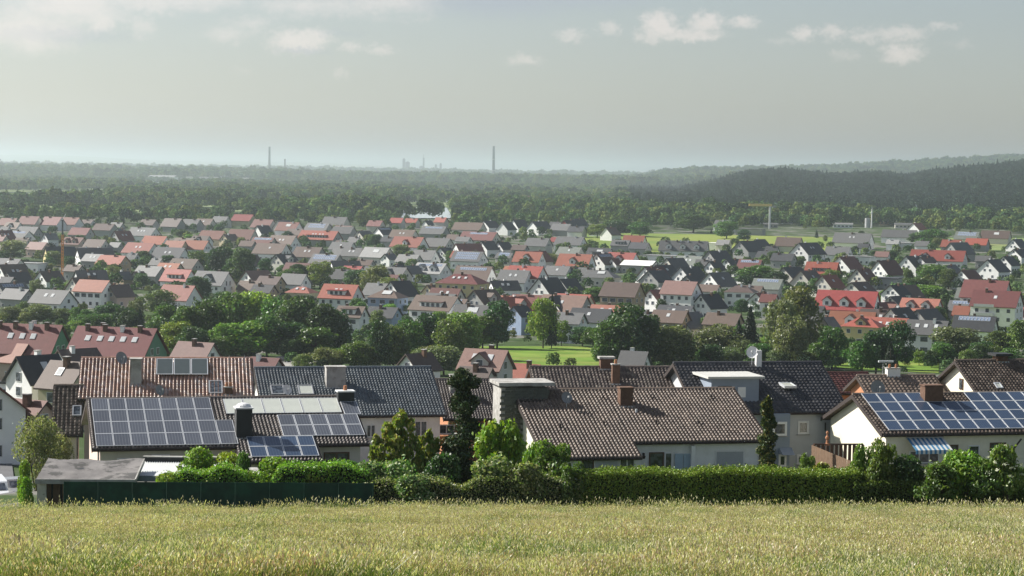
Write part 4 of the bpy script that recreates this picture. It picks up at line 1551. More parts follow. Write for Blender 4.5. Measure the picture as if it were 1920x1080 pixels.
def village_house(kind, px, py, wpx, rc='g', wc='w', feats='', floors=None, ang=None, desc=None, Y=None, group='houses of the village', deep=None, lenm=None):
    feats = feats.split()
    a = rad((ANG[kind] if ang is None else ang) + vrng.uniform(-4, 4))
    fl = floors or 1.5
    wallh = {1: 3.0, 1.5: 4.1, 2: 5.8, 3: 8.6}[fl]
    flat = kind == 'B'
    if flat and floors is None:
        wallh = 4.5
    pitch = rad(vrng.uniform(38, 46)) if kind != 'H' else rad(30)
    if 'lo' in feats:
        pitch = rad(20)
    Lm, Wm = 11.0, 9.0
    for _ in range(3):
        rise = 0.3 if flat else Wm / 2 * math.tan(pitch)
        Yd = Y or ground_hit(px, py, wallh + rise, y0=220)
        s = FPX / Yd
        wm = wpx / s
        ca, sa = abs(math.cos(a)), abs(math.sin(a))
        if kind in 'Gg':
            kk = .95
            Wm = min(max(wm / (sa + kk * ca), 6.0), 12.5)
            Lm = max((wm - Wm * sa) / ca, Wm * .75); Lm = min(Lm, 18)
        else:
            kk = deep or .72
            Wm = min(max(kk * wm / (ca + kk * sa), 6.0), 11.5 if kind != 'T' else 12.0)
            Lm = max((wm - Wm * sa) / ca, 5.0)
    if lenm:
        Lm = lenm
    p = at(px, py, Yd)
    x0, y0 = p[0], Yd
    FOOT.append((x0, y0, (Lm + Wm) / 4))
    z0 = float(zg(x0, y0))
    root = empty('village_house' if not flat else 'flat_roofed_building', (x0, y0, z0), a)
    roofm, rname = VR[rc]; wallm, wname = VW[wc]
    hL, hW = Lm / 2, Wm / 2
    tp = math.tan(pitch)
    hr = wallh + hW * tp
    ov = .45
    b = MB()
    if flat:
        b.box(-hL, hL, -hW, hW, -2, wallh, wallm)
        b.build('wall', root)
        b = MB(); b.box(-hL - .3, hL + .3, -hW - .3, hW + .3, wallh + .002, wallh + .3, roofm); b.build('roof', root)
    elif kind == 'H':
        b.box(-hL, hL, -hW, hW, -2, wallh, wallm); b.build('wall', root)
        b = MB(); e = ov
        A = [(-hL - e, -hW - e, wallh - .1), (hL + e, -hW - e, wallh - .1), (hL + e, hW + e, wallh - .1), (-hL - e, hW + e, wallh - .1)]
        rl = max(Lm / 2 - hW * .9, .3)
        R1, R2 = (-rl, 0, hr), (rl, 0, hr)
        b.poly([A[0], A[1], R2, R1], roofm); b.poly([A[2], A[3], R1, R2], roofm); b.poly([A[1], A[2], R2], roofm); b.poly([A[3], A[0], R1], roofm)
        b.poly([A[3], A[2], A[1], A[0]], M_fascia)
        b.build('roof', root)
    else:
        b.prism([(-hW, -2), (hW, -2), (hW, wallh), (0, hr - .05), (-hW, wallh)], -hL, hL, wallm)
        b.build('wall', root)
        b = MB(); t = .22
        ye = hW + ov; ze = wallh - ov * tp
        b.prism([(0, hr + t), (-ye, ze + t), (-ye, ze), (0, hr), (ye, ze), (ye, ze + t)], -hL - .5, hL + .5, roofm, cap=M_fascia if vrng.random() < .6 else roofm)
        b.build('roof', root)
        roof = None
    front = -1
    def slope(u, v, side=-1):
        """u along the ridge, v 0 ridge .. 1 eave"""
        return (u, side * v * hW, hr - v * hW * tp + .22)
    side = -1
    # chimney
    if 'nc' not in feats and not flat:
        u = vrng.uniform(-.6, .6) * hL * (.8 if kind != 'H' else .2)
        mesh_obj('chimney', vrng.choice(VCH), root, loc=(u, vrng.choice([-1, 1]) * .6, hr - .1))
        if kind == 'T':
            for k in range(4):
                mesh_obj('chimney', VCH[k % 3], root, loc=((k - 1.6) * Lm / 4.3, -.7, hr - .3))
    ft = set(f[0] for f in feats)
    for f in feats:
        n = int(f[1:]) if f[1:].isdigit() else 1
        if f[0] == 's' and not flat:
            for k in range(n):
                u = (k - (n - 1) / 2) * min(2.4, Lm / (n + 1)) + vrng.uniform(-.3, .3)
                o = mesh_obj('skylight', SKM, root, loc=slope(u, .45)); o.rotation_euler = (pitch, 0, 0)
        if f[0] == 'p' and not flat:
            cols = int((Lm - 1.5) / 1.05); rows = n
            for r in range(rows):
                for c in range(min(cols, 12)):
                    o = mesh_obj('solar_panel', SOM, root, loc=slope((c - (min(cols, 12) - 1) / 2) * 1.05, .22 + .26 * r)); o.rotation_euler = (pitch, 0, 0)
        if f[0] == 'W':   # big roof window panel, pale from the reflection painted into its glass
            b = MB(); b.box(-1.7, 1.7, -1.1, 1.1, 0, .12, M_skylight_refl); o = b.build('roof_glazing', root, loc=slope(hL * .1, .4)); o.rotation_euler = (pitch, 0, 0)
        if f[0] == 'd' and kind not in 'B':   # gabled dormers
            for k in range(n):
                u = (k - (n - 1) / 2) * Lm / (n + .4)
                dw = min(1.5, Lm / (2.6 * n)); v0 = .86
                yb_, yf_ = -.15 * hW, -v0 * hW
                zb_ = hr - v0 * hW * tp
                dh = min(2.0, hr - zb_ - .5 - dw * .8)
                dh = max(dh, .9)
                b = MB()
                b.prismy([(u - dw, zb_ - .1), (u + dw, zb_ - .1), (u + dw, zb_ + dh), (u, zb_ + dh + dw * .8), (u - dw, zb_ + dh)], yf_, yb_, wallm)
                dm_ = b.build('dormer', root)
                b = MB()
                b.prismy([(u - dw - .3, zb_ + dh - .24), (u, zb_ + dh + dw * .8), (u + dw + .3, zb_ + dh - .24), (u + dw + .3, zb_ + dh - .04), (u, zb_ + dh + dw * .8 + .2), (u - dw - .3, zb_ + dh - .04)], yf_ - .3, yb_, roofm)
                b.build('dormer_roof', dm_)
                mesh_obj('dormer_window', WM, dm_, loc=(u, yf_ - .01, zb_ + dh * .55))
        if f[0] == 'D':   # wide shed dormer
            dw = hL * .55; zb_ = hr - .8 * hW * tp
            b = MB(); b.box(-dw, dw, -.8 * hW, -.1 * hW, zb_ - .1, zb_ + 1.5, M_dark if 'Dd' in feats else wallm); dm_ = b.build('dormer', root)
            b = MB(); b.prism([(-.8 * hW - .35, zb_ + 1.5), (.0, zb_ + 2.0), (0, zb_ + 2.18), (-.8 * hW - .35, zb_ + 1.68)], -dw - .25, dw + .25, roofm); b.build('dormer_roof', dm_)
            for k in range(max(2, int(dw * 2 / 1.9))):
                nn_ = max(2, int(dw * 2 / 1.9))
                mesh_obj('dormer_window', WM, dm_, loc=((k - (nn_ - 1) / 2) * 1.8, -.8 * hW - .01, zb_ + .8))
        if f[0] == 'x':   # balconies on the front wall
            for k in range(n):
                zb_ = 2.6 + 2.8 * k
                u0_ = hL * .0 - hL * .85 * (1 if f[0] == 'x' else 0)
                b = MB(); b.box(-hL * .8, hL * .1, -hW - 1.5, -hW - .003, zb_, zb_ + .15, M_conc)
                b.box(-hL * .8, hL * .1, -hW - 1.5, -hW - 1.42, zb_ + .152, zb_ + 1.05, M_grey)
                b.build('balcony', root)
    # windows on the sides that face the camera
    if Yd < 1350:
        def row(n, x_of, y_of, rz, z, me):
            for k in range(n):
                o = mesh_obj('window', me, root, loc=(x_of(k), y_of(k), z), rz=rz)
        nfl = 1 if wallh < 4.5 else (2 if wallh < 7 else 3)
        nfw = max(1, min(9, int(Lm / 2.9)))
        gx = -1 if math.sin(a) > 0 else 1          # which gable faces the camera
        gside = 'left' if a > 0 else 'right'
        front_vis = abs(math.cos(a)) > .3
        for f_ in range(nfl):
            z = 1.6 + f_ * 2.8
            if z + .7 < wallh and (Yd < 1200):
                row(nfw, lambda k: (k - (nfw - 1) / 2) * Lm / (nfw + .2), lambda k: -hW - .02, 0, z, vrng.choice([WM, WM, WMW]) if nfw < 5 else WM)
                ngw = 2 if Wm > 7 else 1
                row(ngw, lambda k: gx * (hL + .02), lambda k: (k - (ngw - 1) / 2) * Wm / 2.2, math.pi / 2 * gx, z, WM)
        if kind not in 'HB':
            zt = wallh + .55
            n_ = 2 if (Wm > 7.5 and kind in 'Gg') or Wm > 9.5 else 1
            row(n_, lambda k: gx * (hL + .02), lambda k: (k - (n_ - 1) / 2) * Wm / 4.2, math.pi / 2 * gx, zt, WM if 'tw' not in feats else WMT)
            if Wm > 9 and kind in 'Gg':
                row(1, lambda k: gx * (hL + .02), lambda k: 0, math.pi / 2 * gx, zt + 2.2, WM)
    if desc is None:
        fd = []
        for f in feats:
            n = f[1:]
            if f[0] == 's': fd.append({'1': 'one skylight', '': 'one skylight', '2': 'two skylights'}.get(n, 'several skylights'))
            if f[0] == 'p': fd.append('solar panels')
            if f[0] == 'd': fd.append({'1': 'a gabled dormer', '': 'a gabled dormer', '2': 'two dormers'}.get(n, 'gabled dormers'))
            if f[0] == 'D': fd.append('a wide dormer')
            if f[0] == 'W': fd.append('a white roof panel')
            if f[0] == 'x': fd.append('balconies')
        fd = fd[:1]
        kindw = {'F': 'house', 'f': 'house', 'G': 'gable-fronted house', 'g': 'gable-fronted house', 'H': 'hip-roofed house', 'B': 'flat-roofed building', 'T': 'terrace'}[kind]
        desc = f"{wname} {kindw} with {rname} roof" + (f" and {fd[0]}" if fd else '')
    tag(root, 'house' if not flat else 'building', desc, group, px, py + 8)
    return root


# rows: crop, kind, x, ridge row, width (in crop units of a quarter photo pixel), roof, wall, features, floors
TAB = '''
4 F 70 118 170 R p
4 F 230 104 190 R p
4 F 400 108 190 R w
4 F 530 112 190 R w
4 F 660 130 110 B w
4 F 790 160 190 b g
4 F 880 150 120 g g
4 G 905 195 95 g w
4 F 1080 188 260 g w s3
4 F 1120 128 150 B g
4 F 1300 120 190 B g
4 F 1440 126 170 g g
4 F 1540 122 160 b p s1
4 F 1660 105 150 g p
4 F 1830 90 190 r c
4 F 610 190 190 R g
4 F 220 182 210 k g
4 F 140 212 250 g w p1
4 G 375 230 130 g w
4 F 20 245 90 R p
4 F 170 266 130 b p
4 F 560 262 200 R k d2
4 F 725 278 200 b p
4 F 870 300 110 G g
4 F 290 298 190 l k
4 f 450 332 260 k y
4 f 710 342 310 k w
4 F 1170 252 220 o w
4 F 1060 303 290 o w s2
4 F 1320 288 190 m c
4 F 1480 286 220 o w
4 F 1280 338 300 k w s2
4 F 1600 212 230 R c
4 G 1720 238 150 b c
4 F 1820 202 240 R p
4 F 1860 288 130 b g
4 F 850 398 260 m t
4 F 710 388 190 G g s2
4 F 80 422 240 k w s1
4 B 240 450 230 G w
4 F 1130 478 260 G g
4 G 1040 518 100 b p
4 F 1340 503 270 m w D
4 F 1600 518 330 g w tw d1 ,2
4 G 130 525 230 k w
4 G 370 516 230 B w
4 f 680 510 270 k w s2
4 F 710 583 310 m w nc ,2
4 G 890 618 240 B k
4 F 400 658 350 g w s2 ,2
4 F 130 650 270 g g
4 T 200 925 620 R n s3 ,2
4 T 880 955 700 R n s5 ,2
4 F 1880 590 200 b t
4 F 60 560 130 k g
4 F 560 470 160 b g
4 F 40 182 90 k w
4 F 1180 420 120 g p
4 F 1000 380 100 k w
4 G 930 520 120 g t
5 F 60 128 200 R p
5 F 250 148 210 R w W
5 F 470 155 230 g g p2
5 F 600 108 220 g p
5 F 660 182 200 g g
5 G 50 172 150 k w
5 F 480 212 340 r g s4 D
5 F 210 248 260 b w s2
5 F 120 308 290 b w s1
5 G 810 212 160 g p
5 G 960 188 170 k w p1
5 F 1110 205 230 b p s2
5 F 1150 258 290 r w d1
5 F 1170 120 120 r p
5 F 1390 112 110 r p
5 F 1060 116 120 r p
5 F 900 135 140 R p
5 G 1290 135 90 k w
5 F 1340 178 230 g g p1
5 F 1370 268 240 g p
5 F 1600 150 260 b p
5 G 1750 138 160 k w
5 G 1880 148 150 k w
5 F 1680 220 320 R p p1
5 G 1735 290 180 k w
5 G 1855 298 150 k w
5 f 1590 308 240 R w
5 F 400 335 260 b g s2
5 F 660 335 190 g g
5 F 730 342 190 g p s2
5 F 910 338 260 G p W
5 G 1000 385 130 g w
5 F 530 388 270 g g p2
5 f 670 438 250 k w
5 F 730 478 180 r w
5 F 1150 392 210 G p
5 F 1270 358 220 g w
5 G 1330 375 120 g w
5 G 1420 340 160 k w
5 F 1600 368 280 g w p3
5 F 1870 378 150 g p p2
5 F 1320 455 300 G w d2 p1
5 G 1170 475 160 g w
5 G 1065 468 120 k w
5 F 1640 478 340 b w p1
5 F 110 555 220 B t ,2
5 F 340 478 200 k g
5 H 1550 535 400 R y s3 ,3
5 F 1910 478 110 o p
5 H 345 630 240 m c s2
5 F 640 616 330 r w s2 D ,2
5 H 990 656 300 b b W ,2
5 G 1080 590 280 k w
5 F 1360 702 420 b w D ,2
5 G 1320 618 150 B c
5 F 720 780 250 b w D x1 ,2
5 F 960 786 280 k b
5 F 1630 770 330 g w W
5 F 1840 700 220 o w
5 f 1860 588 250 k w s2
5 F 60 620 200 k t
5 F 1560 258 130 g w
5 F 300 198 160 b g
5 F 740 260 110 g p
5 F 640 285 100 B g
5 F 820 430 150 b g
5 F 990 260 110 k g
5 F 1480 240 110 b w
5 F 870 480 130 g g
6 G 50 130 150 k w
6 G 205 142 200 k w
6 F 330 146 110 k g
6 G 430 132 170 k r
6 G 500 120 150 k g
6 F 640 180 120 g w
6 F 200 268 210 g p
6 F 340 262 110 r p
6 F 440 258 250 g w
6 F 440 335 220 e p s1
6 F 130 370 250 o w d1
6 F 480 388 300 o w d1
6 F 660 342 220 k w W D
6 F 920 248 190 r w
6 F 820 282 160 g g D
6 F 960 300 170 k g
6 F 830 376 270 r w s1 d1
6 F 960 436 290 w g lo nc
6 T 1290 288 380 g w d3
6 B 1180 395 400 G w
6 B 1545 300 150 w w
6 F 110 478 320 r w s1 ,2
6 F 350 478 230 g w s1
6 G 470 488 140 g w
6 F 560 490 150 g w
6 H 670 505 300 g p W
6 G 1080 510 260 k g
6 F 830 602 340 b t ,3
6 G 270 566 300 k w
6 G 420 572 230 k g
6 F 400 698 430 l g s1
6 F 1270 592 310 l w ,3
6 G 1100 655 300 R w
6 G 1480 688 270 k w
6 F 1480 618 190 b w
6 H 1720 622 260 B w ,2
6 F 1790 625 220 b p
6 G 1870 678 200 R w
6 F 720 772 300 m w s2
6 F 1190 812 310 b t s1 ,2
6 F 1590 832 310 b t ,2
6 F 430 828 270 g w x1 ,2
6 G 60 778 200 k b ,2
6 G 1330 482 290 k w
6 G 1340 548 150 k g
6 G 1540 362 270 k g
6 G 1650 426 210 k w
6 G 1770 288 260 k g
6 G 1860 276 160 k w
6 G 1520 440 170 k w
6 B 1790 195 230 g g
6 F 60 320 130 B g
6 G 770 420 90 R w
6 F 1590 280 120 G p
6 F 1000 820 160 k w
6 F 1440 430 140 g g
7 G 300 302 290 k w s2 ,2
7 F 160 262 220 b p
7 F 530 332 220 g w
7 F 640 230 310 g w s2
7 F 990 205 280 g w
7 B 1080 300 240 G w
7 F 1500 218 210 e p p2
7 F 1710 212 240 b p W
7 F 1570 270 190 r g
7 F 1380 280 170 r g
7 G 1430 300 260 g g
7 G 1870 275 170 k w
7 F 1280 358 430 r w d2
7 G 590 406 260 R w
7 F 410 448 280 r r D
7 G 180 486 300 k p
7 B 680 400 260 G w
7 G 890 436 280 R w
7 B 850 560 330 k g
7 G 1080 402 240 k w
7 G 1170 392 130 k w
7 G 1690 428 260 k w
7 G 1800 404 180 k w
7 G 1880 350 190 k w
7 G 1500 508 240 R w
7 F 1640 586 400 R p ,3
7 F 1720 664 410 R w x3 s1 ,3
7 F 600 664 510 r w d3 ,2
7 G 960 618 220 k w ,2
7 F 1150 722 340 m w d2
7 H 720 865 340 o y d1 ,2
7 F 1200 886 350 g w s3 ,2
7 G 450 862 150 g g
7 F 1460 778 110 o c
7 F 10 690 90 R w ,2
7 F 860 368 120 l w
7 F 940 280 110 G w
7 F 1160 290 120 g w
7 F 1620 400 130 g g
7 F 720 310 100 k w
7 F 30 330 110 k w
'''
ORG = {4: (0, 380), 5: (480, 380), 6: (960, 380), 7: (1440, 380)}
SPECIAL = {
    ('6', '960', '436'): 'grey building under a bright white membrane roof',
    ('5', '1550', '535'): 'big yellow house with dark red hip roof',
    ('7', '300', '302'): 'large white gable-fronted house at the field edge with four gable windows',
    ('7', '1720', '664'): 'tall white apartment block with stacked balconies',
    ('7', '720', '865'): 'pale yellow house with orange hip roof and dormer turret',
    ('7', '600', '664'): 'long white house with bright orange-red roof and three dormers',
    ('4', '710', '583'): 'white house with small windows under a plain salmon roof',
    ('4', '1600', '518'): 'big white house with two tall gable windows',
    ('4', '200', '925'): 'long terrace with weathered red roof and green gable, near the left edge',
    ('4', '880', '955'): 'long red-roofed terrace with a row of skylights and green gable',
    ('6', '60', '778'): 'light blue gable-fronted house with black roof',
    ('6', '430', '132'): 'red timber house with black roof',
    ('6', '1290', '288'): 'grey-roofed row with three white dormer gables',
    ('5', '990', '656'): 'light blue house with brown hip roof and white roof panel',
    ('5', '345', '630'): 'cream house with salmon hip roof',
    ('6', '830', '602'): 'three-storey tan house with brown roof',
    ('7', '1280', '358'): 'bright red roofed house with twin dormer gables',
    ('6', '110', '478'): 'white house with the brightest red roof beside the white membrane roof',
    ('5', '480', '212'): 'house with big bright red roof, four skylights and dormer',
    ('7', '1150', '722'): 'white house with salmon roof and twin dormers left of the apartment block',
}
LAND = [('white membrane roof', 1200, 495), ('yellow hip-roofed house', 867, 530), ('three white dormer gables', 1282, 462), ('crane boom', 118, 450), ('balconied apartment block', 1870, 585),
        ('orange-roofed turret house', 1618, 610), ('three-dormer orange roof', 1590, 558), ('light blue gabled house', 975, 590), ('three-storey tan house', 1167, 545), ('light blue hip-roofed house', 727, 558),
        ('cream house with salmon hip roof', 566, 548), ('plain salmon roof', 177, 540), ('two tall gable windows', 400, 525), ('red terraces', 140, 630), ('four-skylight red roof', 600, 445),
        ('white house at the field edge', 1515, 470), ('twin red dormer gables', 1760, 478), ('silo', 1627, 410), ('red timber house', 1067, 423), ('brightest red roof', 987, 512), ('conifer by the stone chimney', 868, 700),
        ('leafy grove', 470, 600), ('lake', 795, 400), ('far church tower', 836, 366), ('right-hand power station chimney', 925, 350), ('left power station chimney', 505, 345), ('salmon-roofed twin dormers', 1728, 570)]
for ln in TAB.strip().split('\n'):
    head, _, fl = ln.partition(',')
    q = head.split()
    ox, oy = ORG[int(q[0])]
    village_house(q[1], ox + float(q[2]) / 4, oy + float(q[3]) / 4, float(q[4]) / 4, q[5], q[6], ' '.join(q[7:]), floors=int(fl) if fl else None,
                  desc=SPECIAL.get((q[0], q[2], q[3])))

# the rest of the village: houses in the rows between, mostly half hidden, found on the ground where there is room
frn = random.Random(77)
n_fill = 0
for att in range(2600):
    if n_fill >= 88: break
    x = frn.uniform(-10, 1930)
    y = frn.uniform(412, 560) if frn.random() < .8 else frn.uniform(560, 610)
    if x > 1040 and 428 < y < 468: continue
    if x < 640 and y > 545: continue
    Yq = ground_hit(x, y, 7.5, y0=300)
    if Yq > 1740 or Yq < 600: continue
    X = at(x, y, Yq)[0]
    if any(math.hypot(X - fx, (Yq - fy) * .62) < fr + 6.0 for fx, fy, fr in FOOT): continue
    s_ = FPX / Yq
    left = x < 1000
    rc = frn.choice('RRbbggBklo' if left else 'gkkbRBogke')
    village_house(frn.choice('FFFG' if left else 'FGG'), x, y, s_ * frn.uniform(13, 17), rc, frn.choice('wwgpp'), frn.choice(['', 's1', 's2', 'p1', 'd1', '']))
    n_fill += 1

# houses on the near slope, bottom left and middle, given in photo pixels
NEAR = [
    ('F', 22, 645, 90, 'm', 'k', '', 1.5, 'terracotta-red gabled roof house at the left edge, in front of the long red terrace'),
    ('F', 76, 637, 110, 'R', 'k', 's1', 1.5, 'pinkish house with dusty red roof and white skylight behind the black roof'),
    ('G', 70, 668, 118, 'k', 'w', 's1', 2, 'white gable-fronted house with shiny black roof and cream side wall'),
    ('G', 145, 655, 110, 'B', 'w', '', 1.5, 'dark brown ribbed roof house with white gable behind the black roof'),
    ('B', 48, 714, 96, 'k', 'w', '', 1, 'low white building with black flat roof below the black gabled roof'),
    ('F', 128, 680, 60, 'b', 'c', 's1', 2, 'cream house with brown roof and tilted skylight beside the orange tiles'),
    ('F', 48, 752, 100, 'R', 'k', '', 1.5, 'dark red roofed house behind the pale bush'),
    ('g', -16, 772, 92, 'R', 'w', '', 2, 'white house with dark red roof at the left edge by the van'),
    ('F', 368, 643, 90, 'l', 'w', '', 1.5, 'small house with reddish brown roof behind the orange-tiled roof'),
    ('F', 498, 672, 60, 'R', 'g', '', 1, 'low house with dark red roof beside the pale road'),
    ('G', 785, 664, 82, 'B', 'w', '', 1.5, 'small white gable with dark roof between trees, above the blue-grey roof'),
    ('F', 912, 657, 100, 'l', 'p', 'd1 s2', 2, 'dusty pink-brown roofed house with dormer left of the green meadow'),
    ('F', 985, 684, 50, 'o', 'p', '', 1, 'small orange-roofed house behind the speckled roof'),
    ('F', 1190, 660, 40, 'g', 'w', '', 1, 'small grey hut behind the trees by the meadow'),
    ('F', 893, 690, 80, 'B', 'p', '', 1, 'low dark roof behind the conifer'),
]
for (k, x, y, w_, rc, wc, ft, fl, de) in NEAR:
    village_house(k, x, y, w_, rc, wc, ft, floors=fl, desc=de, group='houses on the near slope')

# ------------------------------------------------------------------ trees one can tell apart (photo column, top, bottom, width, kind)
TREES = '''
25 450 489 62 o
20 574 612 52 w
70 570 612 72 w
175 588 628 72 d
148 600 628 50 b
235 575 628 60 k
262 580 628 42 c
205 570 612 60 k
115 578 606 50 o
372 470 515 52 d
415 463 528 58 k
455 466 538 54 k
440 484 534 46 k
265 512 542 34 k
268 470 500 40 k
316 478 502 34 k
212 498 536 34 o
118 530 549 34 b
335 528 568 40 k
370 518 572 52 k
302 543 592 66 o
418 546 578 42 k
310 572 645 66 d
347 574 664 70 d
388 560 664 76 d
330 602 672 66 b
432 548 645 76 d
480 546 645 84 b
462 602 674 104 b
425 606 674 66 b
520 558 664 78 d
560 556 669 86 k
606 568 672 80 k
540 602 674 88 k
632 580 668 56 k
500 592 674 70 d
590 612 676 80 d
362 612 676 60 k
600 490 542 54 b
545 503 548 60 d
560 495 540 44 k
640 500 538 54 d
668 505 548 54 k
706 498 560 60 o
728 520 564 56 o
752 458 484 36 o
497 484 530 28 k
712 600 694 52 k
738 608 690 66 d
668 640 694 60 d
692 650 694 46 o
768 598 684 66 d
800 588 674 60 k
816 600 668 54 b
866 584 674 74 b
842 600 680 64 d
932 563 654 66 k
905 590 654 66 d
612 652 694 66 o
832 648 704 76 w
790 654 704 56 w
1018 558 654 54 b
1034 552 654 36 c
1092 612 650 54 k
1112 614 652 46 d
1180 568 692 104 k
1142 600 692 66 d
1216 590 692 54 k
1160 585 680 60 k
1265 610 692 94 o
1345 608 684 84 w
1325 620 682 54 d
1405 575 684 64 c
1384 600 684 42 c
1498 536 672 92 o
1462 560 690 60 w
1480 590 694 66 w
1560 614 694 66 d
1642 618 704 76 k
1616 640 704 66 d
1682 600 694 66 k
1668 640 714 52 c
1772 556 608 22 c
1760 574 612 34 k
1656 572 604 24 p
1680 582 606 30 k
1592 578 612 46 d
1794 614 674 94 w
1842 640 684 54 k
1910 600 664 46 d
1905 560 590 30 k
1420 498 544 78 d
1455 508 548 50 k
1400 515 545 50 k
1752 496 536 70 d
1778 504 542 44 d
1720 520 560 56 k
1740 534 564 60 b
1700 530 566 50 k
1115 538 572 56 d
1027 474 502 36 o
1750 430 464 66 d
1720 436 462 40 k
1300 402 436 66 k
1160 412 442 70 k
1362 414 448 46 d
1120 420 446 40 b
1200 416 444 50 d
1560 505 545 40 d
1540 640 690 50 d
1430 640 684 50 o
1240 640 690 50 d
630 470 490 26 k
770 470 500 30 o
150 440 462 24 k
340 430 448 28 k
380 436 452 30 d
100 470 500 34 o
130 480 505 26 k
410 420 440 24 k
705 440 462 26 k
845 470 495 24 d
1395 430 452 26 k
1450 470 500 30 k
1640 470 492 28 k
1860 490 520 34 d
1500 480 500 24 d
1330 470 490 24 k
1110 480 502 22 k
890 470 486 20 d
1175 650 690 70 d
1870 620 670 50 d
1765 640 680 46 k
1820 560 590 26 k
1390 560 590 30 k
1075 560 600 22 c
1240 560 596 24 k
1215 470 490 24 k
'''
for ln in TREES.strip().split('\n'):
    a_ = ln.split()
    tree(float(a_[0]), float(a_[1]), float(a_[2]), float(a_[3]), a_[4])
# line of trees at the meadow's far edge and on the village margins
trng = random.Random(21)
for (x0, x1, yb, ht, n_, ks) in ((640, 900, 652, 28, 8, 'kd'), (560, 860, 690, 34, 7, 'dko'), (1230, 1540, 690, 42, 11, 'dkow'), (1540, 1920, 690, 38, 12, 'dkbd'), (0, 300, 612, 26, 7, 'dkb'),
                                 (380, 640, 674, 40, 6, 'dk')):
    for i in range(n_):
        x = x0 + (x1 - x0) * (i + trng.random()) / n_
        h_ = ht * trng.uniform(.7, 1.25)
        y = yb + trng.uniform(-5, 5) + (0 if yb > 450 else 6 * (x / 1920))
        tree(x, y - h_, y, h_ * trng.uniform(.8, 1.3), trng.choice(ks), group='trees along the village edges')
fp = []
for i in range(900):
    x = trng.uniform(-20, 1940); Yq = trng.uniform(1560, 1800) if x < 1050 else trng.uniform(1640, 1860)
    if 745 < x < 850 and Yq > 1500: continue
    q_ = at(x, 410, Yq)
    if (1555 < x < 1720 or 1425 < x < 1500) and Yq < 1850: continue
    if any(math.hypot(q_[0] - fx, Yq - fy) < fr + 5 for fx, fy, fr in FOOT): continue
    fp.append((q_[0], Yq, float(zg(q_[0], Yq)) - 1))
fp = np.array(fp)
scatter('treeline', fp, NPR.uniform(.45, .95, len(fp)), PC_broad)
# hedges and low shrubs in the gardens of the village
gp = []
while len(gp) < 1500:
    x = trng.uniform(-20, 1940); y = trng.uniform(420, 700)
    Yq = ground_hit(x, y, y0=200); q_ = at(x, y, Yq)
    if any(abs(q_[0] - fx) < fr + 1 and abs(Yq - fy) < fr + 2 for fx, fy, fr in FOOT): continue
    if x > 900 and x < 1130 and 648 < y < 695: continue
    if x > 1040 and y < 480: continue
    gp.append((q_[0], Yq, float(zg(q_[0], Yq)) - .8))
for i in range(1100):
    x = trng.uniform(-20, 1940); Yq = trng.uniform(820, 1720)
    q_ = at(x, 430, Yq)
    if any(math.hypot(q_[0] - fx, Yq - fy) < fr + 1.5 for fx, fy, fr in FOOT): continue
    if x > 1040 and Yq > 1380: continue
    gp.append((q_[0], Yq, float(zg(q_[0], Yq)) - 1.5))
gp = np.array(gp)
gsc = np.concatenate([NPR.uniform(.12, .34, 1500), NPR.uniform(.28, .6, len(gp) - 1500)])
scatter('garden_shrubbery', gp, gsc, PC_broad)
# small garden trees between the houses
for i in range(170):
    x = trng.uniform(0, 1920); y = 425 + 235 * trng.random() ** .8
    s_ = FPX / ground_hit(x, y, y0=200)
    h_ = s_ * trng.uniform(3.0, 7.5)
    tree(x, y - h_, y, h_ * trng.uniform(.7, 1.1), trng.choice('dkbodkc'), group='garden trees between the village houses', small=True)

# ------------------------------------------------------------------ near gardens
def bush_proto(name, m_, n, seed, size, H=2.0, Wd=2.0, lobes=16, base=.0, shape='bush', **k):
    return crown(name, m_, n, seed=seed, H=H, Wd=Wd, base=base, lobes=lobes, size=size, shape=shape, **k)


LB = leaf_mat('bush_bright', (.22, .32, .04), obj_var=.15)
LM = leaf_mat('bush_mid', (.11, .19, .038), obj_var=.2)
LD = leaf_mat('bush_dark', (.055, .10, .03), obj_var=.2)
LV = leaf_mat('bush_variegated', (.12, .20, .055), second=(.42, .46, .24), sec=.30, obj_var=.1)
LY = leaf_mat('bush_yellowing', (.17, .235, .04), second=(.30, .28, .07), sec=.3, obj_var=.1)
LP = leaf_mat('bush_pale', (.30, .30, .15), obj_var=.1, second=(.16, .19, .07), sec=.35)
LE = leaf_mat('elder_flowers', (.10, .17, .035), obj_var=.1)
LFW = leaf_mat('cream_blossom', (.72, .72, .52), obj_var=.05, trans=.2, val_var=.1)
LC = leaf_mat('yew_needles', (.035, .065, .03), second=(.07, .085, .035), sec=.25, trans=.1)
LCT = leaf_mat('conifer_gold', (.05, .09, .025), second=(.24, .23, .05), sec=.22, trans=.15)
LT = leaf_mat('ivy_lime', (.26, .36, .03), obj_var=.1)
BP = {
    'b': [bush_proto('leaves', LB, 5200, s_, .075) for s_ in (1, 2)],
    'd': [bush_proto('leaves', LM, 5200, s_, .075) for s_ in (3, 4)],
    'k': [bush_proto('leaves', LD, 5200, 5, .075)],
    'w': [bush_proto('leaves', LV, 5600, s_, .08) for s_ in (6, 7)],
    'y': [bush_proto('leaves', LY, 4200, 8, .085, lobes=46, shape='oval', lobe_r=(.06, .14))],
    'p': [bush_proto('leaves', LP, 7000, 9, .09, lobes=26, shape='round', H=4, Wd=4)],
    't': [bush_proto('leaves', LM, 5200, 10, .085, lobes=26, shape='oval', lobe_r=(.12, .24))],
    'T': [bush_proto('leaves', LB, 5200, 11, .085, lobes=24, shape='round', lobe_r=(.14, .28))],
}
b = MB()
for i in range(7):
    a_ = i * .9
    b.cyl((0, 0, -.3), (math.cos(a_) * .5, math.sin(a_) * .5, 1.3), .03, .012, M_bark, 5)
STEMS = b.mesh('stems')
_bk = [0]


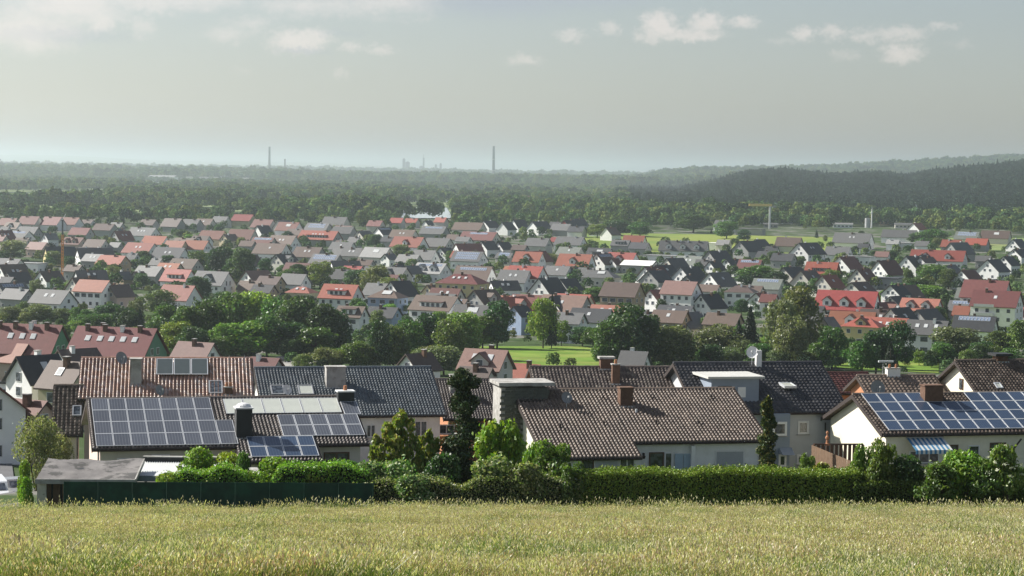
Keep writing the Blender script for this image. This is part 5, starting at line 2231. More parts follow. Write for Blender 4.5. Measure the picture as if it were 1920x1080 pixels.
def bush(px, top, bottom, wpx, kind, Y, label, name='shrub', cat='shrub', group='shrubs behind the meadow'):
    p = at(px, top, Y)
    z0 = float(zg(p[0], Y))
    H = p[2] - z0
    wd = wpx / (FPX / Y)
    pr = BP[kind]
    hn = 4.0 if kind == 'p' else 2.0
    _bk[0] += 1
    e = empty(name, (p[0], Y, z0), rz=_bk[0] * 1.7)
    e.scale = (wd / hn, wd / hn, H / hn)
    e['label'] = label; e['category'] = cat; e['group'] = group
    mesh_obj('leaves', pr[_bk[0] % len(pr)], e)
    o = mesh_obj('stems', STEMS, e); o.scale = (hn / 2,) * 3
    return e


BUSHES = [
    (365, 841, 905, 92, 'b', 101, 'bright green shrub left of the lower blue solar panels'),
    (425, 849, 905, 60, 'b', 100.5, 'small bright shrub just left of the black chimney house corner'),
    (458, 850, 905, 44, 'd', 99, 'dark green shrub in front of the lower blue panels'),
    (330, 884, 912, 90, 'b', 97.2, 'low yellow-green shrub spilling over the green fence right of the carport'),
    (400, 879, 912, 110, 'b', 97.4, 'broad yellow-green shrub on the green fence below the solar house'),
    (475, 884, 912, 80, 'b', 97.0, 'yellow-green shrub on the fence left of the lower panels'),
    (520, 858, 912, 90, 'b', 99, 'tall bright shrub in front of the lower panels, right part'),
    (575, 872, 912, 90, 'b', 98, 'bright shrub below the brown-framed window'),
    (640, 865, 912, 90, 'd', 99, 'green shrub at the right corner of the solar house'),
    (600, 884, 912, 80, 'b', 96.8, 'low lime shrub on the fence below the solar house corner'),
    (757, 772, 915, 96, 'y', 104, 'tall loose yellowish shrub in front of the blue-grey roofed house'),
    (715, 815, 915, 70, 'y', 103, 'yellowish shrub left of the tallest loose shrub'),
    (800, 805, 915, 62, 'y', 105, 'yellowish shrub between the tall loose shrub and the conifer'),
    (690, 866, 922, 80, 'w', 97, 'variegated shrub with pale leaves left of the dark round shrub'),
    (745, 862, 925, 90, 'w', 97, 'variegated pale-leaved shrub below the tall yellowish shrub'),
    (775, 890, 935, 90, 'w', 95.5, 'low variegated shrub at the meadow edge'),
    (832, 846, 925, 84, 'k', 98, 'dark round shrub left of the conifer foot'),
    (938, 790, 925, 104, 'T', 103, 'bright leafy small tree in front of the stone chimney'),
    (925, 858, 940, 96, 'w', 97, 'grey-green shrub below the bright small tree'),
    (985, 868, 945, 84, 'w', 96.5, 'pale shrub right of the grey-green shrub'),
    (1040, 828, 940, 84, 't', 98, 'tall green shrub before the brown tiled roof, left end of the hedge'),
    (1005, 830, 940, 50, 'T', 99, 'narrow bright shrub below the stone chimney house gable'),
    (1072, 868, 940, 60, 't', 96.5, 'green shrub where the clipped hedge begins'),
    (1655, 826, 945, 66, 't', 98, 'dark leafy shrub in front of the cream gable'),
    (1620, 835, 945, 50, 't', 99, 'slender shrub beside the wooden fence'),
    (1702, 850, 945, 80, 'k', 98, 'dark shrub below the striped awning, left part'),
    (1755, 868, 945, 90, 'd', 97, 'green shrub below the striped awning'),
    (1805, 846, 945, 96, 'b', 97.5, 'bright green shrub in front of the cream house front wall'),
    (1850, 862, 945, 84, 'd', 97, 'green shrub left of the flowering elder'),
    (1912, 876, 945, 60, 'd', 98, 'green shrub at the right edge below the flowering elder'),
    (1540, 866, 925, 60, 'y', 103, 'yellowish low shrub left of the wooden fence'),
    (1516, 852, 925, 36, 't', 108, 'small dark shrub at the corner of the grey house'),
    (48, 864, 950, 30, 'b', 97.2, 'lime-green ivy bush at the shed corner'),
    (70, 782, 905, 88, 'p', 112, 'pale feathery willow bush left of the solar house'),
    (112, 815, 905, 54, 'p', 114, 'second pale feathery bush, beside the pinkish gable'),
]
for q in BUSHES:
    bush(*q)
# lime ivy again as two mounds so that it stands upright
bush(50, 895, 950, 26, 'b', 96.6, 'lower lime-green ivy mound at the shed corner')

# flowering elder: leaves plus flat cream umbels
e = bush(1884, 836, 945, 74, 'd', 96.8, 'elder shrub covered in cream flower heads at the right edge')
rng_ = np.random.default_rng(4)
Vs = []; Fs = []
for i in range(46):
    d_ = rng_.normal(0, 1, 3); d_[2] = abs(d_[2]) * .9 + .1; d_ /= np.linalg.norm(d_)
    c_ = np.array([0, 0, .95]) + d_ * np.array([1.02, 1.02, 1.08])
    P_ = c_ + rng_.normal(0, 1, (26, 3)) * np.array([.065, .065, .02])
    V_, F_ = leaf_cards(P_, np.tile(d_ + np.array([0, 0, 1.]), (26, 1)), .022, rng_, aspect=.9, jitter=.3)
    Fs.append(F_ + sum(len(v) for v in Vs)); Vs.append(V_)
fo = mesh_obj('flower_heads', np_mesh('flower_heads', np.concatenate(Vs), np.concatenate(Fs), LFW), e, kind='stuff')

# column conifer
def near_conifer(px, top, bottom, wpx, Y, m_, label, seed):
    p = at(px, top, Y); z0 = float(zg(p[0], Y)); H = p[2] - z0; wd = wpx / (FPX / Y)
    e = empty('conifer_tree', (p[0], Y, z0)); e['label'] = label; e['category'] = 'tree'; e['group'] = 'conifers in the near gardens'
    rng = np.random.default_rng(seed)
    n = 9000
    z = rng.uniform(0, 1, n)
    lob = rng.uniform(0, 1, 40); lth = rng.uniform(0, 6.283, 40); lz = np.sort(rng.uniform(.06, .97, 40))
    V_, F_ = [], []
    P = []
    N_ = []
    for i in range(40):
        zc = lz[i]
        if zc > .58:                              # slim top with knobs
            pr = .26 + .10 * math.sin(zc * 38)
            if zc > .93: pr = .12
        else:
            pr = .5 * (1.0 - .35 * zc)
        rr = pr * wd * rng.uniform(.25, .62)
        c = np.array([math.cos(lth[i]) * rr, math.sin(lth[i]) * rr, zc * H])
        k = int(260 + 300 * pr * 2)
        D = rng.normal(0, 1, (k, 3)); D /= np.linalg.norm(D, axis=1)[:, None]
        P.append(c + D * np.array([pr * wd * .58, pr * wd * .58, H * .05]) * (rng.uniform(.5, 1.15, k)[:, None]))
        N_.append(D + np.array([0, 0, -.4]))
    k = 1800
    zz_ = rng.uniform(.02, .98, k); th_ = rng.uniform(0, 6.283, k); rr_ = np.where(zz_ > .58, .2, .34) * wd * rng.uniform(.3, 1, k)
    P.append(np.stack([np.cos(th_) * rr_, np.sin(th_) * rr_, zz_ * H], -1)); N_.append(np.stack([np.cos(th_), np.sin(th_), -.2 + 0 * th_], -1))
    V, F__ = leaf_cards(np.concatenate(P), np.concatenate(N_), .10, rng, aspect=.4, jitter=.8)
    mesh_obj('crown', np_mesh('crown', V, F__, m_), e)
    b = MB(); b.cyl((0, 0, -.5), (0, 0, H * .95), .11, .03, M_bark, 7); b.build('trunk', e)


near_conifer(869, 686, 905, 84, 105, LC, 'tall dark slender conifer between the blue-grey roof and the stone chimney', 3)
near_conifer(1441, 744, 905, 46, 122, LCT, 'slim conifer with golden tips between brown roof and grey house', 5)


# clipped hedge: dark core and leaves standing on it
def hedge(px0, px1, top, Y0, Y1, label, m_leaf, depth=1.5, core=True, rough=.05, dens=520, name='hedge', topjit=.12):
    a_ = at(px0, top, Y0); b_ = at(px1, top, Y1)
    x0, x1 = a_[0], b_[0]
    n = 60
    e = empty(name, (x0, Y0, float(zg(x0, Y0)))); e['label'] = label; e['category'] = 'hedge'
    ox, oy, oz = x0, Y0, float(zg(x0, Y0))
    L_ = math.hypot(x1 - x0, Y1 - Y0)
    def P_of(u, v, w_):   # u along, v 0 front .. depth back, w 0..1 height
        t = u / L_
        X = x0 + (x1 - x0) * t; Yy = Y0 + (Y1 - Y0) * t
        zt = a_[2] + (b_[2] - a_[2]) * t
        zb = zg(X, Yy)
        bump = .10 * (vnoise(u * 10 + 50, np.zeros_like(u), 9, 31) - .5) * 2
        H = zt - zb + bump * topjit / .12
        return np.stack([X - ox, Yy + v - oy, zb + w_ * H - oz], -1)
    rng = np.random.default_rng(8)
    # core
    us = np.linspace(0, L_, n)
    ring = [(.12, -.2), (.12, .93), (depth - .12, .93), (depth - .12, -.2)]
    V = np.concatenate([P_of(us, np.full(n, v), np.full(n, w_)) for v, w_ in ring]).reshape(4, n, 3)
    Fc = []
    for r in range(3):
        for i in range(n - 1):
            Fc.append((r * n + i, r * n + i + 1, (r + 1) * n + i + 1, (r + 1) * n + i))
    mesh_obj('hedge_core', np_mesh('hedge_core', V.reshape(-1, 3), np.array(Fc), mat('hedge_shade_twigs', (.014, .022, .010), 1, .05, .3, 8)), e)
    # leaves on front, top and back
    nf = int(L_ * 2.0 * dens); nt = int(L_ * depth * dens * 1.3); nb = int(L_ * 1.0 * dens * .3)
    P1 = P_of(rng.uniform(0, L_, nf), rng.normal(0, rough, nf), rng.uniform(0, 1.0, nf))
    P2 = P_of(rng.uniform(0, L_, nt), rng.uniform(0, depth, nt), 1.0 + rng.normal(-.01, .045, nt))
    P3 = P_of(rng.uniform(0, L_, nb), depth + rng.normal(0, rough, nb), rng.uniform(.2, 1.0, nb))
    N_ = np.concatenate([np.tile([0, -1, .2], (nf, 1)), np.tile([0, 0, 1.], (nt, 1)), np.tile([0, 1, .2], (nb, 1))])
    V, F_ = leaf_cards(np.concatenate([P1, P2, P3]), N_, .05, rng, aspect=.6, jitter=.75)
    mesh_obj('leaves', np_mesh('leaves', V, F_, m_leaf), e, kind='stuff')
    return e


hedge(1085, 1615, 889, 96.2, 97.4, 'long clipped hedge with bright top in front of the brown-roofed house', leaf_mat('hedge_leaf', (.125, .21, .025), val_var=.4, trans=.2), depth=1.7)
hedge(1600, 1925, 905, 97.0, 97.6, 'loose dark hedge under the shrubs at the right edge', LM, depth=1.2, dens=360)
hedge(660, 1095, 905, 95.6, 96.2, 'overgrown hedge strip with pale leaves between fence and clipped hedge', LV, depth=1.0, dens=260, topjit=.3)

hedge(290, 705, 896, 96.6, 96.3, 'low overgrown hedge top showing above the green netting fence', LB, depth=1.0, dens=300, topjit=.8)

# dark green privacy fence: posts and netting
M_net = mat('green_netting', (.010, .040, .030), .7, .2, .2, 2.0, second=(.012, .055, .038), sec_scale=.8)
M_netlight = mat('green_tarpaulin', (.02, .13, .07), .6, .3, .2, 1.0)
a_ = at(120, 903, 95.6); b_ = at(700, 906, 95.2)
fe = empty('privacy_fence', (a_[0], 95.6, float(zg(a_[0], 95.6)))); fe['label'] = 'dark green netting fence along the meadow in front of the solar house'; fe['category'] = 'fence'
nP = 9
for i in range(nP + 1):
    t = i / nP
    x = (b_[0] - a_[0]) * t; y = (95.2 - 95.6) * t; zt = a_[2] + (b_[2] - a_[2]) * t - float(zg(a_[0], 95.6)); zb = float(zg(a_[0] + x, 95.6 + y)) - float(zg(a_[0], 95.6))
    b = MB(); b.cyl((x, y + .05, zb - .3), (x, y + .05, zt + .0), .025, .025, M_net, 6); b.build('fence_post', fe)
    if i < nP:
        t2 = (i + 1) / nP
        x2 = (b_[0] - a_[0]) * t2; y2_ = (95.2 - 95.6) * t2; zt2 = a_[2] + (b_[2] - a_[2]) * t2 - float(zg(a_[0], 95.6)); zb2 = float(zg(a_[0] + x2, 95.6 + y2_)) - float(zg(a_[0], 95.6))
        b = MB(); b.hexa([(x + .02, y, zb), (x2 - .02, y2_, zb2), (x2 - .02, y2_ + .02, zb2), (x + .02, y + .02, zb), (x + .02, y, zt), (x2 - .02, y2_, zt2), (x2 - .02, y2_ + .02, zt2), (x + .02, y + .02, zt)], M_net)
        o = b.build('netting', fe)

# old shed with the sagging felt roof
def shed():
    Y = 98.5
    p = at(70, 945, Y); z0 = float(zg(p[0], Y))
    e = empty('garden_shed', (p[0], Y, z0), rad(4)); e['label'] = 'old shed with sagging grey felt roof and flaking white wall at the left'; e['category'] = 'shed'
    s = FPX / Y
    W_ = 172 / s
    D_ = 3.6
    zf = float(at(90, 903, Y - .3)[2]) - z0
    zb = float(at(90, 864, Y + D_)[2]) - z0
    zb = max(zb, zf + .15)
    Mfl = mat('flaking_white', (.55, .53, .48), .95, .1, .2, 2.0, second=(.16, .14, .12), sec_scale=1.8, sec_lo=.56, sec_hi=.62)
    b = MB(); b.hexa([(0, -.1, -1), (.42, -.1, -1), (.42, D_, -1), (0, D_, -1), (0, -.1, zf - .05), (.42, -.1, zf - .05), (.42, D_, zb - .05), (0, D_, zb - .05)], Mfl)
    o = b.build('wall', e); o['label'] = 'flaking white side wall'
    b = MB(); b.hexa([(.43, .1, -1), (W_ - .1, .1, -1), (W_ - .1, D_, -1), (.43, D_, -1), (.43, .1, zf - .03), (W_ - .1, .1, zf - .03), (W_ - .1, D_, zb - .03), (.43, D_, zb - .03)], M_dark)
    b.build('wall', e)
    Mfelt = mat('roof_felt', (.19, .18, .175), .95, .15, .25, .8, second=(.09, .088, .085), sec_scale=1.1, sec_lo=.5, sec_hi=.6, bump=.5, bscale=3)
    nx, ny = 26, 9
    V = []
    for lay in (0, 1):
        for j in range(ny):
            for i in range(nx):
                x = -.05 + (W_ + .3) * i / (nx - 1); y = -.2 + (D_ + .4) * j / (ny - 1)
                t = j / (ny - 1)
                z = zf + (zb - zf) * (y / D_) + .03 + (.06 * lay) - .05 * math.sin(i * .5) * math.sin(j * .9) - .08 * math.sin(math.pi * i / nx) + random.uniform(-.012, .012) * lay
                V.append((x, y, z))
    Fc = []
    for lay in (0, 1):
        for j in range(ny - 1):
            for i in range(nx - 1):
                q = lay * nx * ny + j * nx + i
                Fc.append((q, q + 1, q + nx + 1, q + nx))
    me = np_mesh('roof', V, Fc, Mfelt)
    mesh_obj('roof', me, e)
    b = MB(); b.box(-.08, W_ + .28, -.25, -.205, zf - .12, zf + .10, M_conc); b.build('eave_board', e)
    b = MB()
    b.hexa([(W_ + .26, -.2, zf - .1), (W_ + .32, -.2, zf - .1), (W_ + .32, D_ + .2, zb - .1), (W_ + .26, D_ + .2, zb - .1), (W_ + .26, -.2, zf + .12), (W_ + .32, -.2, zf + .12), (W_ + .32, D_ + .2, zb + .12), (W_ + .26, D_ + .2, zb + .12)], M_conc)
    b.build('eave_board', e)
    for k in range(7):
        b = MB(); b.box(.3 + k * .42, .62 + k * .42, .04, .095, -.8, zf - .15, M_wood); b.build('door_board', e)


shed()


def carport():
    Y = 101.0
    p = at(250, 945, Y); z0 = float(zg(p[0], Y))
    e = empty('carport', (p[0], Y, z0), rad(3)); e['label'] = 'low carport with corrugated white roof right of the old shed'; e['category'] = 'carport'
    s = FPX / Y
    W_ = 205 / s
    zf = float(at(300, 893, Y)[2]) - z0; D_ = 4.2
    zb = float(at(300, 876, Y + D_)[2]) - z0
    zb = max(zb, zf + .1)
    Mc = mat('corrugated_plastic', (.62, .64, .63), .5, .4, .06, 1)
    nx = 90
    V = []; Fc = []
    for i in range(nx):
        x = W_ * i / (nx - 1)
        dz = .035 * (1 if i % 2 else -1)
        V += [(x, 0, zf + dz), (x, D_, zb + dz)]
    for i in range(nx - 1):
        Fc.append((2 * i, 2 * i + 2, 2 * i + 3, 2 * i + 1))
    mesh_obj('corrugated_roof', np_mesh('corrugated_roof', V, Fc, Mc), e)
    b = MB(); b.box(-.05, W_ + .1, -.10, -.04, zf - .25, zf + .02, mat('blue_grey_board', (.24, .28, .33), .7, .2, .08, 2)); b.build('fascia_board', e)
    b = MB(); b.box(-.05, W_ + .1, D_ + .02, D_ + .2, zb - .3, zb + .22, M_dark); b.box(-.05, W_ + .1, D_ - .04, D_ + .26, zb + .222, zb + .27, M_conc); b.build('parapet', e)
    for k in range(4):
        for y in (.1, D_ - .1):
            b = MB(); x = .1 + k * (W_ - .2) / 3; b.box(x - .06, x + .06, y - .06, y + .06, -1, (zf if y < 1 else zb) - .06, M_wood); b.build('post', e)
    # second flat roof at the right
    b = MB(); b.box(W_ + .12, W_ + 3.4, .2, 2.4, zf + .0, zf + .12, M_conc); b.box(W_ + .3, W_ + .42, .4, .52, -1, zf - .002, M_wood); b.box(W_ + 3.1, W_ + 3.22, .4, .52, -1, zf - .002, M_wood)
    b.build('side_roof', e)


carport()

# wooden balustrade / plank fence by the cream house
def plank_fence():
    Y0 = 128.0
    a_ = at(1524, 838, Y0 - 2); 
    e = empty('plank_fence', (a_[0], Y0 - 2, float(zg(a_[0], Y0 - 2)))); e['label'] = 'brown plank fence and railing in front of the cream gable'; e['category'] = 'fence'
    z0 = float(zg(a_[0], Y0 - 2))
    pts = [(1522, 834, Y0 - 2), (1560, 850, Y0 - 7), (1600, 866, Y0 - 12)]
    for i in range(len(pts) - 1):
        P = at(*pts[i]); Q = at(*pts[i + 1])
        n = 14
        for k in range(n):
            A = P + (Q - P) * k / n; B = P + (Q - P) * (k + .88) / n
            ax, ay, az = A - np.array([a_[0], Y0 - 2, z0]); bx, by, bz_ = B - np.array([a_[0], Y0 - 2, z0])
            b = MB()
            b.hexa([(ax, ay, az - 2.2), (bx, by, bz_ - 2.2), (bx, by + .03, bz_ - 2.2), (ax, ay + .03, az - 2.2), (ax, ay, az), (bx, by, bz_), (bx, by + .03, bz_), (ax, ay + .03, az)], M_wood)
            b.build('plank', e)
    P = at(1526, 833, Y0 + 2); Q = at(1618, 833, Y0 + 6)
    o_ = np.array([a_[0], Y0 - 2, z0])
    b = MB(); b.cyl(tuple(P - o_), tuple(Q - o_), .06, .06, M_brframe, 6); b.build('rail', e)
    for k in range(12):
        A = P + (Q - P) * k / 11 - o_
        b = MB(); b.box(A[0] - .10, A[0] + .10, A[1] - .02, A[1] + .02, A[2] - 1.6, A[2] - .04, M_brframe); b.build('baluster', e)
    # turned terracotta finial standing on the rail
plank_fence()
Yf = 131.0
pf = at(1551, 835, Yf)
ff = empty('garden_finial', (pf[0], Yf, float(pf[2]))); ff['label'] = 'small terracotta figure-like finial in front of the cream gable'; ff['category'] = 'ornament'
b = MB()
prof_ = [(.0, .16), (.12, .14), (.16, .08), (.34, .07), (.42, .13), (.52, .13), (.60, .06), (.68, .04), (.74, .09), (.82, .09), (.9, .02)]
for (z1, r1), (z2, r2) in zip(prof_[:-1], prof_[1:]):
    b.cyl((0, 0, z1), (0, 0, z2), r1, r2, M_terra, 10)
b.cyl((0, 0, -2.5), (0, 0, .0), .09, .09, M_brframe, 8)
b.build('finial_body', ff)


# ------------------------------------------------------------------ vehicles
def car(px, py, Y, rz, body_m, label, L_=4.3, Wd=1.75, Hh=1.45, cat='car', name='parked_car', van=False):
    p = at(px, py, Y)
    z0 = float(zg(p[0], Y))
    e = empty(name, (p[0], Y, z0), rz); e['label'] = label; e['category'] = cat; e['group'] = 'vehicles in the village'
    h, w_ = L_ / 2, Wd / 2
    if van:
        side = [(-h, .35), (h - .05, .35), (h, .8), (h - .15, 1.05), (h - .75, 1.2), (h - 1.35, Hh - .05), (h - 1.6, Hh), (-h + .1, Hh), (-h, Hh - .15)]
        glass = [(h - .82, 1.22), (h - 1.4, Hh - .12), (h - 2.1, Hh - .12), (h - 2.1, 1.15)]
    else:
        side = [(-h, .35), (h, .35), (h, .7), (h - .2, .85), (h - 1.1, .95), (h - 1.75, Hh), (-h + 1.2, Hh), (-h + .35, .98), (-h, .9)]
        glass = [(h - 1.2, .97), (h - 1.78, Hh - .07), (-h + 1.25, Hh - .07), (-h + .6, .97)]
    b = MB()
    b.prismy([(x, z) for x, z in side], -w_, w_, body_m)
    b.build('body', e)
    for sgn in (-1, 1):
        b = MB(); b.prismy(glass, sgn * (w_ + .002), sgn * (w_ + .012), M_vwin); b.build('side_window', e)
    b = MB()
    i0, i1 = (4, 5) if van else (4, 5)
    (xa, za), (xb, zb) = side[i0], side[i1]
    b.hexa([(xa + .01, -w_ * .85, za + .03), (xa + .03, -w_ * .85, za + .03), (xa + .03, w_ * .85, za + .03), (xa + .01, w_ * .85, za + .03), (xb + .01, -w_ * .8, zb - .04), (xb + .04, -w_ * .8, zb - .04), (xb + .04, w_ * .8, zb - .04), (xb + .01, w_ * .8, zb - .04)], M_vwin)
    b.build('windscreen', e)
    for sx in (-h + .8, h - .8):
        for sy in (-1, 1):
            b = MB(); b.cyl((sx, sy * (w_ - .18), .32), (sx, sy * (w_ + .01), .32), .32, .32, M_black, 14); w2 = b.build('wheel', e)
            b = MB(); b.cyl((sx, sy * (w_ + .011), .32), (sx, sy * (w_ + .02), .32), .19, .19, M_alu, 10); b.build('rim', w2)
    for sy in (-1, 1):
        b = MB(); b.box(h - .04, h + .012, sy * w_ * .72 - .16, sy * w_ * .72 + .16, .62, .76, M_dishw); b.build('headlight', e)


P_white = mat('white_car_paint', (.70, .71, .72), .3, .5, .02, 1, coat=.4)
P_dark = mat('dark_car_paint', (.03, .033, .04), .3, .5, .02, 1, coat=.5)
P_silver = mat('silver_car_paint', (.35, .36, .37), .35, .5, .02, 1, metal=.5)
P_red = mat('red_car_paint', (.30, .03, .03), .3, .5, .02, 1, coat=.4)
car(-16, 945, 140, rad(-70), P_white, 'white van cut by the left edge beside the green ivy bush', L_=4.6, Wd=1.8, Hh=1.75, cat='van', name='parked_van', van=True)
car(31, 935, 152, rad(-60), P_silver, 'pale silver car behind the ivy bush near the white van')
for (x, y, m_, lb, r_) in ((245, 572, P_silver, 'silver car by the carports near the plain salmon roof', 10), (262, 573, P_white, 'white car by the carports near the plain salmon roof', 10), (145, 585, P_dark, 'dark car below the white gable on the left', -20),
                           (1222, 590, P_white, 'white car between houses near the tan house', 30), (1475, 600, P_red, 'red car near the tall loose tree', 20), (530, 680, P_dark, 'dark car on the pale road by the grove', -15),
                           (1355, 655, P_white, 'white car glimpsed behind trees', 10), (560, 676, P_silver, 'silver car on the pale road by the grove', -15)):
    car(x, y, ground_hit(x, y, y0=200), rad(r_), m_, lb)

# ------------------------------------------------------------------ crane boom, silo, masts, chimneys, far halls and city
def thing_at(name, cat, label, px, py, Y, group=None):
    p = at(px, py, Y); z0 = float(zg(p[0], Y))
    e = empty(name, (p[0], Y, z0)); e['label'] = label; e['category'] = cat
    if group: e['group'] = group
    return e, z0


def ztop(px, py, Y, z0):
    return float(at(px, py, Y)[2]) - z0


M_orange = mat('crane_orange', (.62, .27, .06), .6, .3, .06, 2)
M_craneg = mat('crane_dark', (.12, .12, .12), .6, .3, .1, 2)
Yc = 950.0
e, z0 = thing_at('crane', 'crane', 'tall mobile crane boom, orange below and dark above, between houses on the left', 117, 505, Yc)
h1_, h2_ = ztop(118, 440, Yc, z0), ztop(118, 412, Yc, z0)
b = MB()
w_ = .38
for (sx, sy) in ((-1, -1), (1, -1), (1, 1), (-1, 1)):
    b.box(sx * w_ - .12, sx * w_ + .12, sy * w_ - .12, sy * w_ + .12, 0, h1_, M_orange)
nseg = 14
for k in range(nseg):
    za, zb = h1_ * k / nseg, h1_ * (k + 1) / nseg
    for (p, q) in (((-w_, -w_), (w_, -w_)), ((w_, -w_), (w_, w_)), ((w_, w_), (-w_, w_)), ((-w_, w_), (-w_, -w_))):
        b.cyl((*p, za), (*q, zb), .09, .09, M_orange, 4)
b.build('lower_mast', e)
b = MB(); b.box(-.3, .3, -.3, .3, h1_, h2_, M_craneg); b.build('upper_mast', e)
b = MB(); b.cyl((0, 0, h2_), (1.4, 0, h2_ + 2.6), .16, .1, M_dishw, 6); b.cyl((0, 0, h2_), (-1.0, 0, h2_ - .6), .14, .14, M_craneg, 6); b.build('tip', e)
b = MB(); b.box(-2.2, 2.2, -1.3, 1.3, 0, 1.6, M_orange); b.build('chassis', e)

Ys_ = 2000.0
e, z0 = thing_at('silo', 'silo', 'pale round concrete silo at the wood edge on the right', 1626, 436, 1800)
b = MB(); b.cyl((0, 0, 0), (0, 0, ztop(1626, 409, 1800, z0)), 2.2, 2.2, mat('silo_concrete', (.42, .43, .43), .9, .2, .05, 1), 18); b.build('silo_body', e)
e, z0 = thing_at('mast', 'mast', 'slim pale mast with round head beside the silo', 1634, 436, 1790)
hh = ztop(1634, 393, 1790, z0)
b = MB(); b.cyl((0, 0, 0), (0, 0, hh), .7, .45, M_dishw, 10); b.build('pole', e)
b = MB(); b.cyl((0, 0, hh * .78), (0, 0, hh * .86), .95, .95, M_alu, 10); b.cyl((0, 0, hh), (0, 0, hh + 2.5), .2, .1, M_alu, 6); b.build('antenna', e)
for (x, t_, bm_, lb) in ((1289, 378, 402, 'thin pale pole standing in the hill wood'), (1718, 385, 410, 'first lamp mast before the pine wood'), (1735, 395, 412, 'second, shorter lamp mast before the pine wood'), (1765, 388, 412, 'third lamp mast before the pine wood'), (1772, 395, 412, 'fourth lamp mast before the pine wood')):
    Yp = 2150.0
    e, z0 = thing_at('light_mast', 'mast', lb, x, bm_, Yp, 'thin masts before the wooded hill')
    hh = ztop(x, t_, Yp, z0)
    b = MB(); b.cyl((0, 0, 0), (0, 0, hh), .38, .25, M_alu, 6); b.build('pole', e)
    b = MB(); b.box(-1.3, 1.3, -.3, .3, hh, hh + .5, M_alu); b.build('lamp_head', e)
# small yellow-jib crane by the hill
Yk = 1720.0
e, z0 = thing_at('tower_crane', 'crane', 'small tower crane with yellow jib in front of the wooded hill', 1443, 430, Yk)
hh = ztop(1443, 387, Yk, z0)
b = MB(); b.box(-.7, .7, -.7, .7, 0, hh, M_dishw); b.build('tower', e)
b = MB(); b.box(-17, 1.5, -.6, .6, hh, hh + 1.9, mat('crane_yellow', (.85, .62, .2), .6, .3, .05)); b.build('jib', e)
b = MB(); b.box(1.5, 5, -.45, .45, hh - .8, hh + .7, M_conc); b.build('counterweight', e)

# white and grey industrial buildings
for (x, y, w_, hpx, Yb, m_, lb) in ((1455, 421, 60, 10, 1880, 'w', 'low white commercial building at the wood edge'), (1480, 417, 26, 9, 1950, 'w', 'small white hall behind the low commercial building'),
                                   (1445, 432, 26, 5, 1750, 'g', 'grey shed by the field'), (1225, 419, 46, 6, 1900, 'p', 'long pale shed in the trees'),
                                   (1385, 416, 50, 4, 2000, 'g', 'grey roofed greenhouse row at the wood edge'), (1665, 421, 30, 6, 1900, 'k', 'low pinkish building right of the silo'), (1580, 431, 36, 7, 1780, 'w', 'white low building left of the silo'),
                                   (1700, 431, 44, 5, 1800, 'p', 'pale low hall right of the silo'), (1910, 395, 30, 5, 2500, 'g', 'grey hall at the right edge before the wood'),
                                   (306, 336, 50, 13, 5600, 'w', 'big white factory hall in the far woods'), (392, 338, 36, 9, 5800, 'g', 'grey factory hall right of the big white one'), (355, 336, 12, 10, 5700, 'p', 'narrow pale tower block beside the white hall'),
                                   (480, 341, 50, 6, 5700, 'w', 'long low white hall in the far woods'), (412, 335, 12, 7, 6000, 'p', 'small pale block in the far woods'), (618, 345, 12, 5, 5200, 'w', 'tiny white hall left of the lake')):
    p = at(x, y, Yb); z0 = float(zg(p[0], Yb)); s = FPX / Yb
    e = empty('industrial_building', (p[0], Yb, z0), rad(-8)); e['label'] = lb; e['category'] = 'building'; e['group'] = 'halls at the edge of the woods'
    ht = float(at(x, y, Yb)[2]) - z0 + (0 if Yb < 3000 else 6)
    hw = w_ / s / 2
    b = MB(); b.box(-hw, hw, -hw * .5, hw * .5, -2, max(ht, 3), VW[m_][0]); b.build('wall', e)
    b = MB(); b.prism([(-hw * .5 - .5, max(ht, 3) + .01), (hw * .5 + .5, max(ht, 3) + .01), (0, max(ht, 3) + hw * .12 + .3)], -hw - .5, hw + .5, VR['G'][0] if m_ == 'w' else VR['g'][0]); b.build('roof', e)
    nb_ = max(2, min(8, int(w_ / 7)))
    for k in range(nb_):
        b = MB(); uu = -hw + (k + .5) * 2 * hw / nb_
        b.box(uu - hw / nb_ * .6, uu + hw / nb_ * .6, -hw * .5 - .06, -hw * .5 - .01, max(ht, 3) * .35, max(ht, 3) * .7, M_vwin); b.build('window', e)

# power station chimneys
M_chim = mat('chimney_concrete', (.06, .06, .062), .9, .2, .06, .02)
for (x, t_, bm_, Yb, r_, lb) in ((505, 275, 322, 9500, 4.4, 'tall dark power station chimney left of the far city'), (534, 298, 322, 9600, 3.2, 'shorter chimney beside the tall left one'), (925, 274, 336, 9300, 5.0, 'tall pale-banded power station chimney right of the far city')):
    e, z0 = thing_at('power_station_chimney', 'chimney', lb, x, bm_, Yb, 'power station chimneys on the plain')
    hh = ztop(x, t_, Yb, z0)
    b = MB(); b.cyl((0, 0, 0), (0, 0, hh * .98), r_ * 1.35, r_, M_chim, 16); b.build('shaft', e)
    b = MB(); b.cyl((0, 0, hh * .98), (0, 0, hh), r_ * 1.05, r_ * 1.05, M_dark, 16); b.build('rim', e)
    if x == 925:
        for f_ in (.62, .3):
            b = MB(); b.cyl((0, 0, hh * f_), (0, 0, hh * f_ + 3.5), r_ * 1.45, r_ * 1.45, M_conc, 16); b.build('platform', e)
    else:
        b = MB(); b.cyl((0, 0, 0), (0, 0, hh * .30), r_ * 1.5, r_ * 1.4, M_dishw, 16); b.build('pale_base', e)

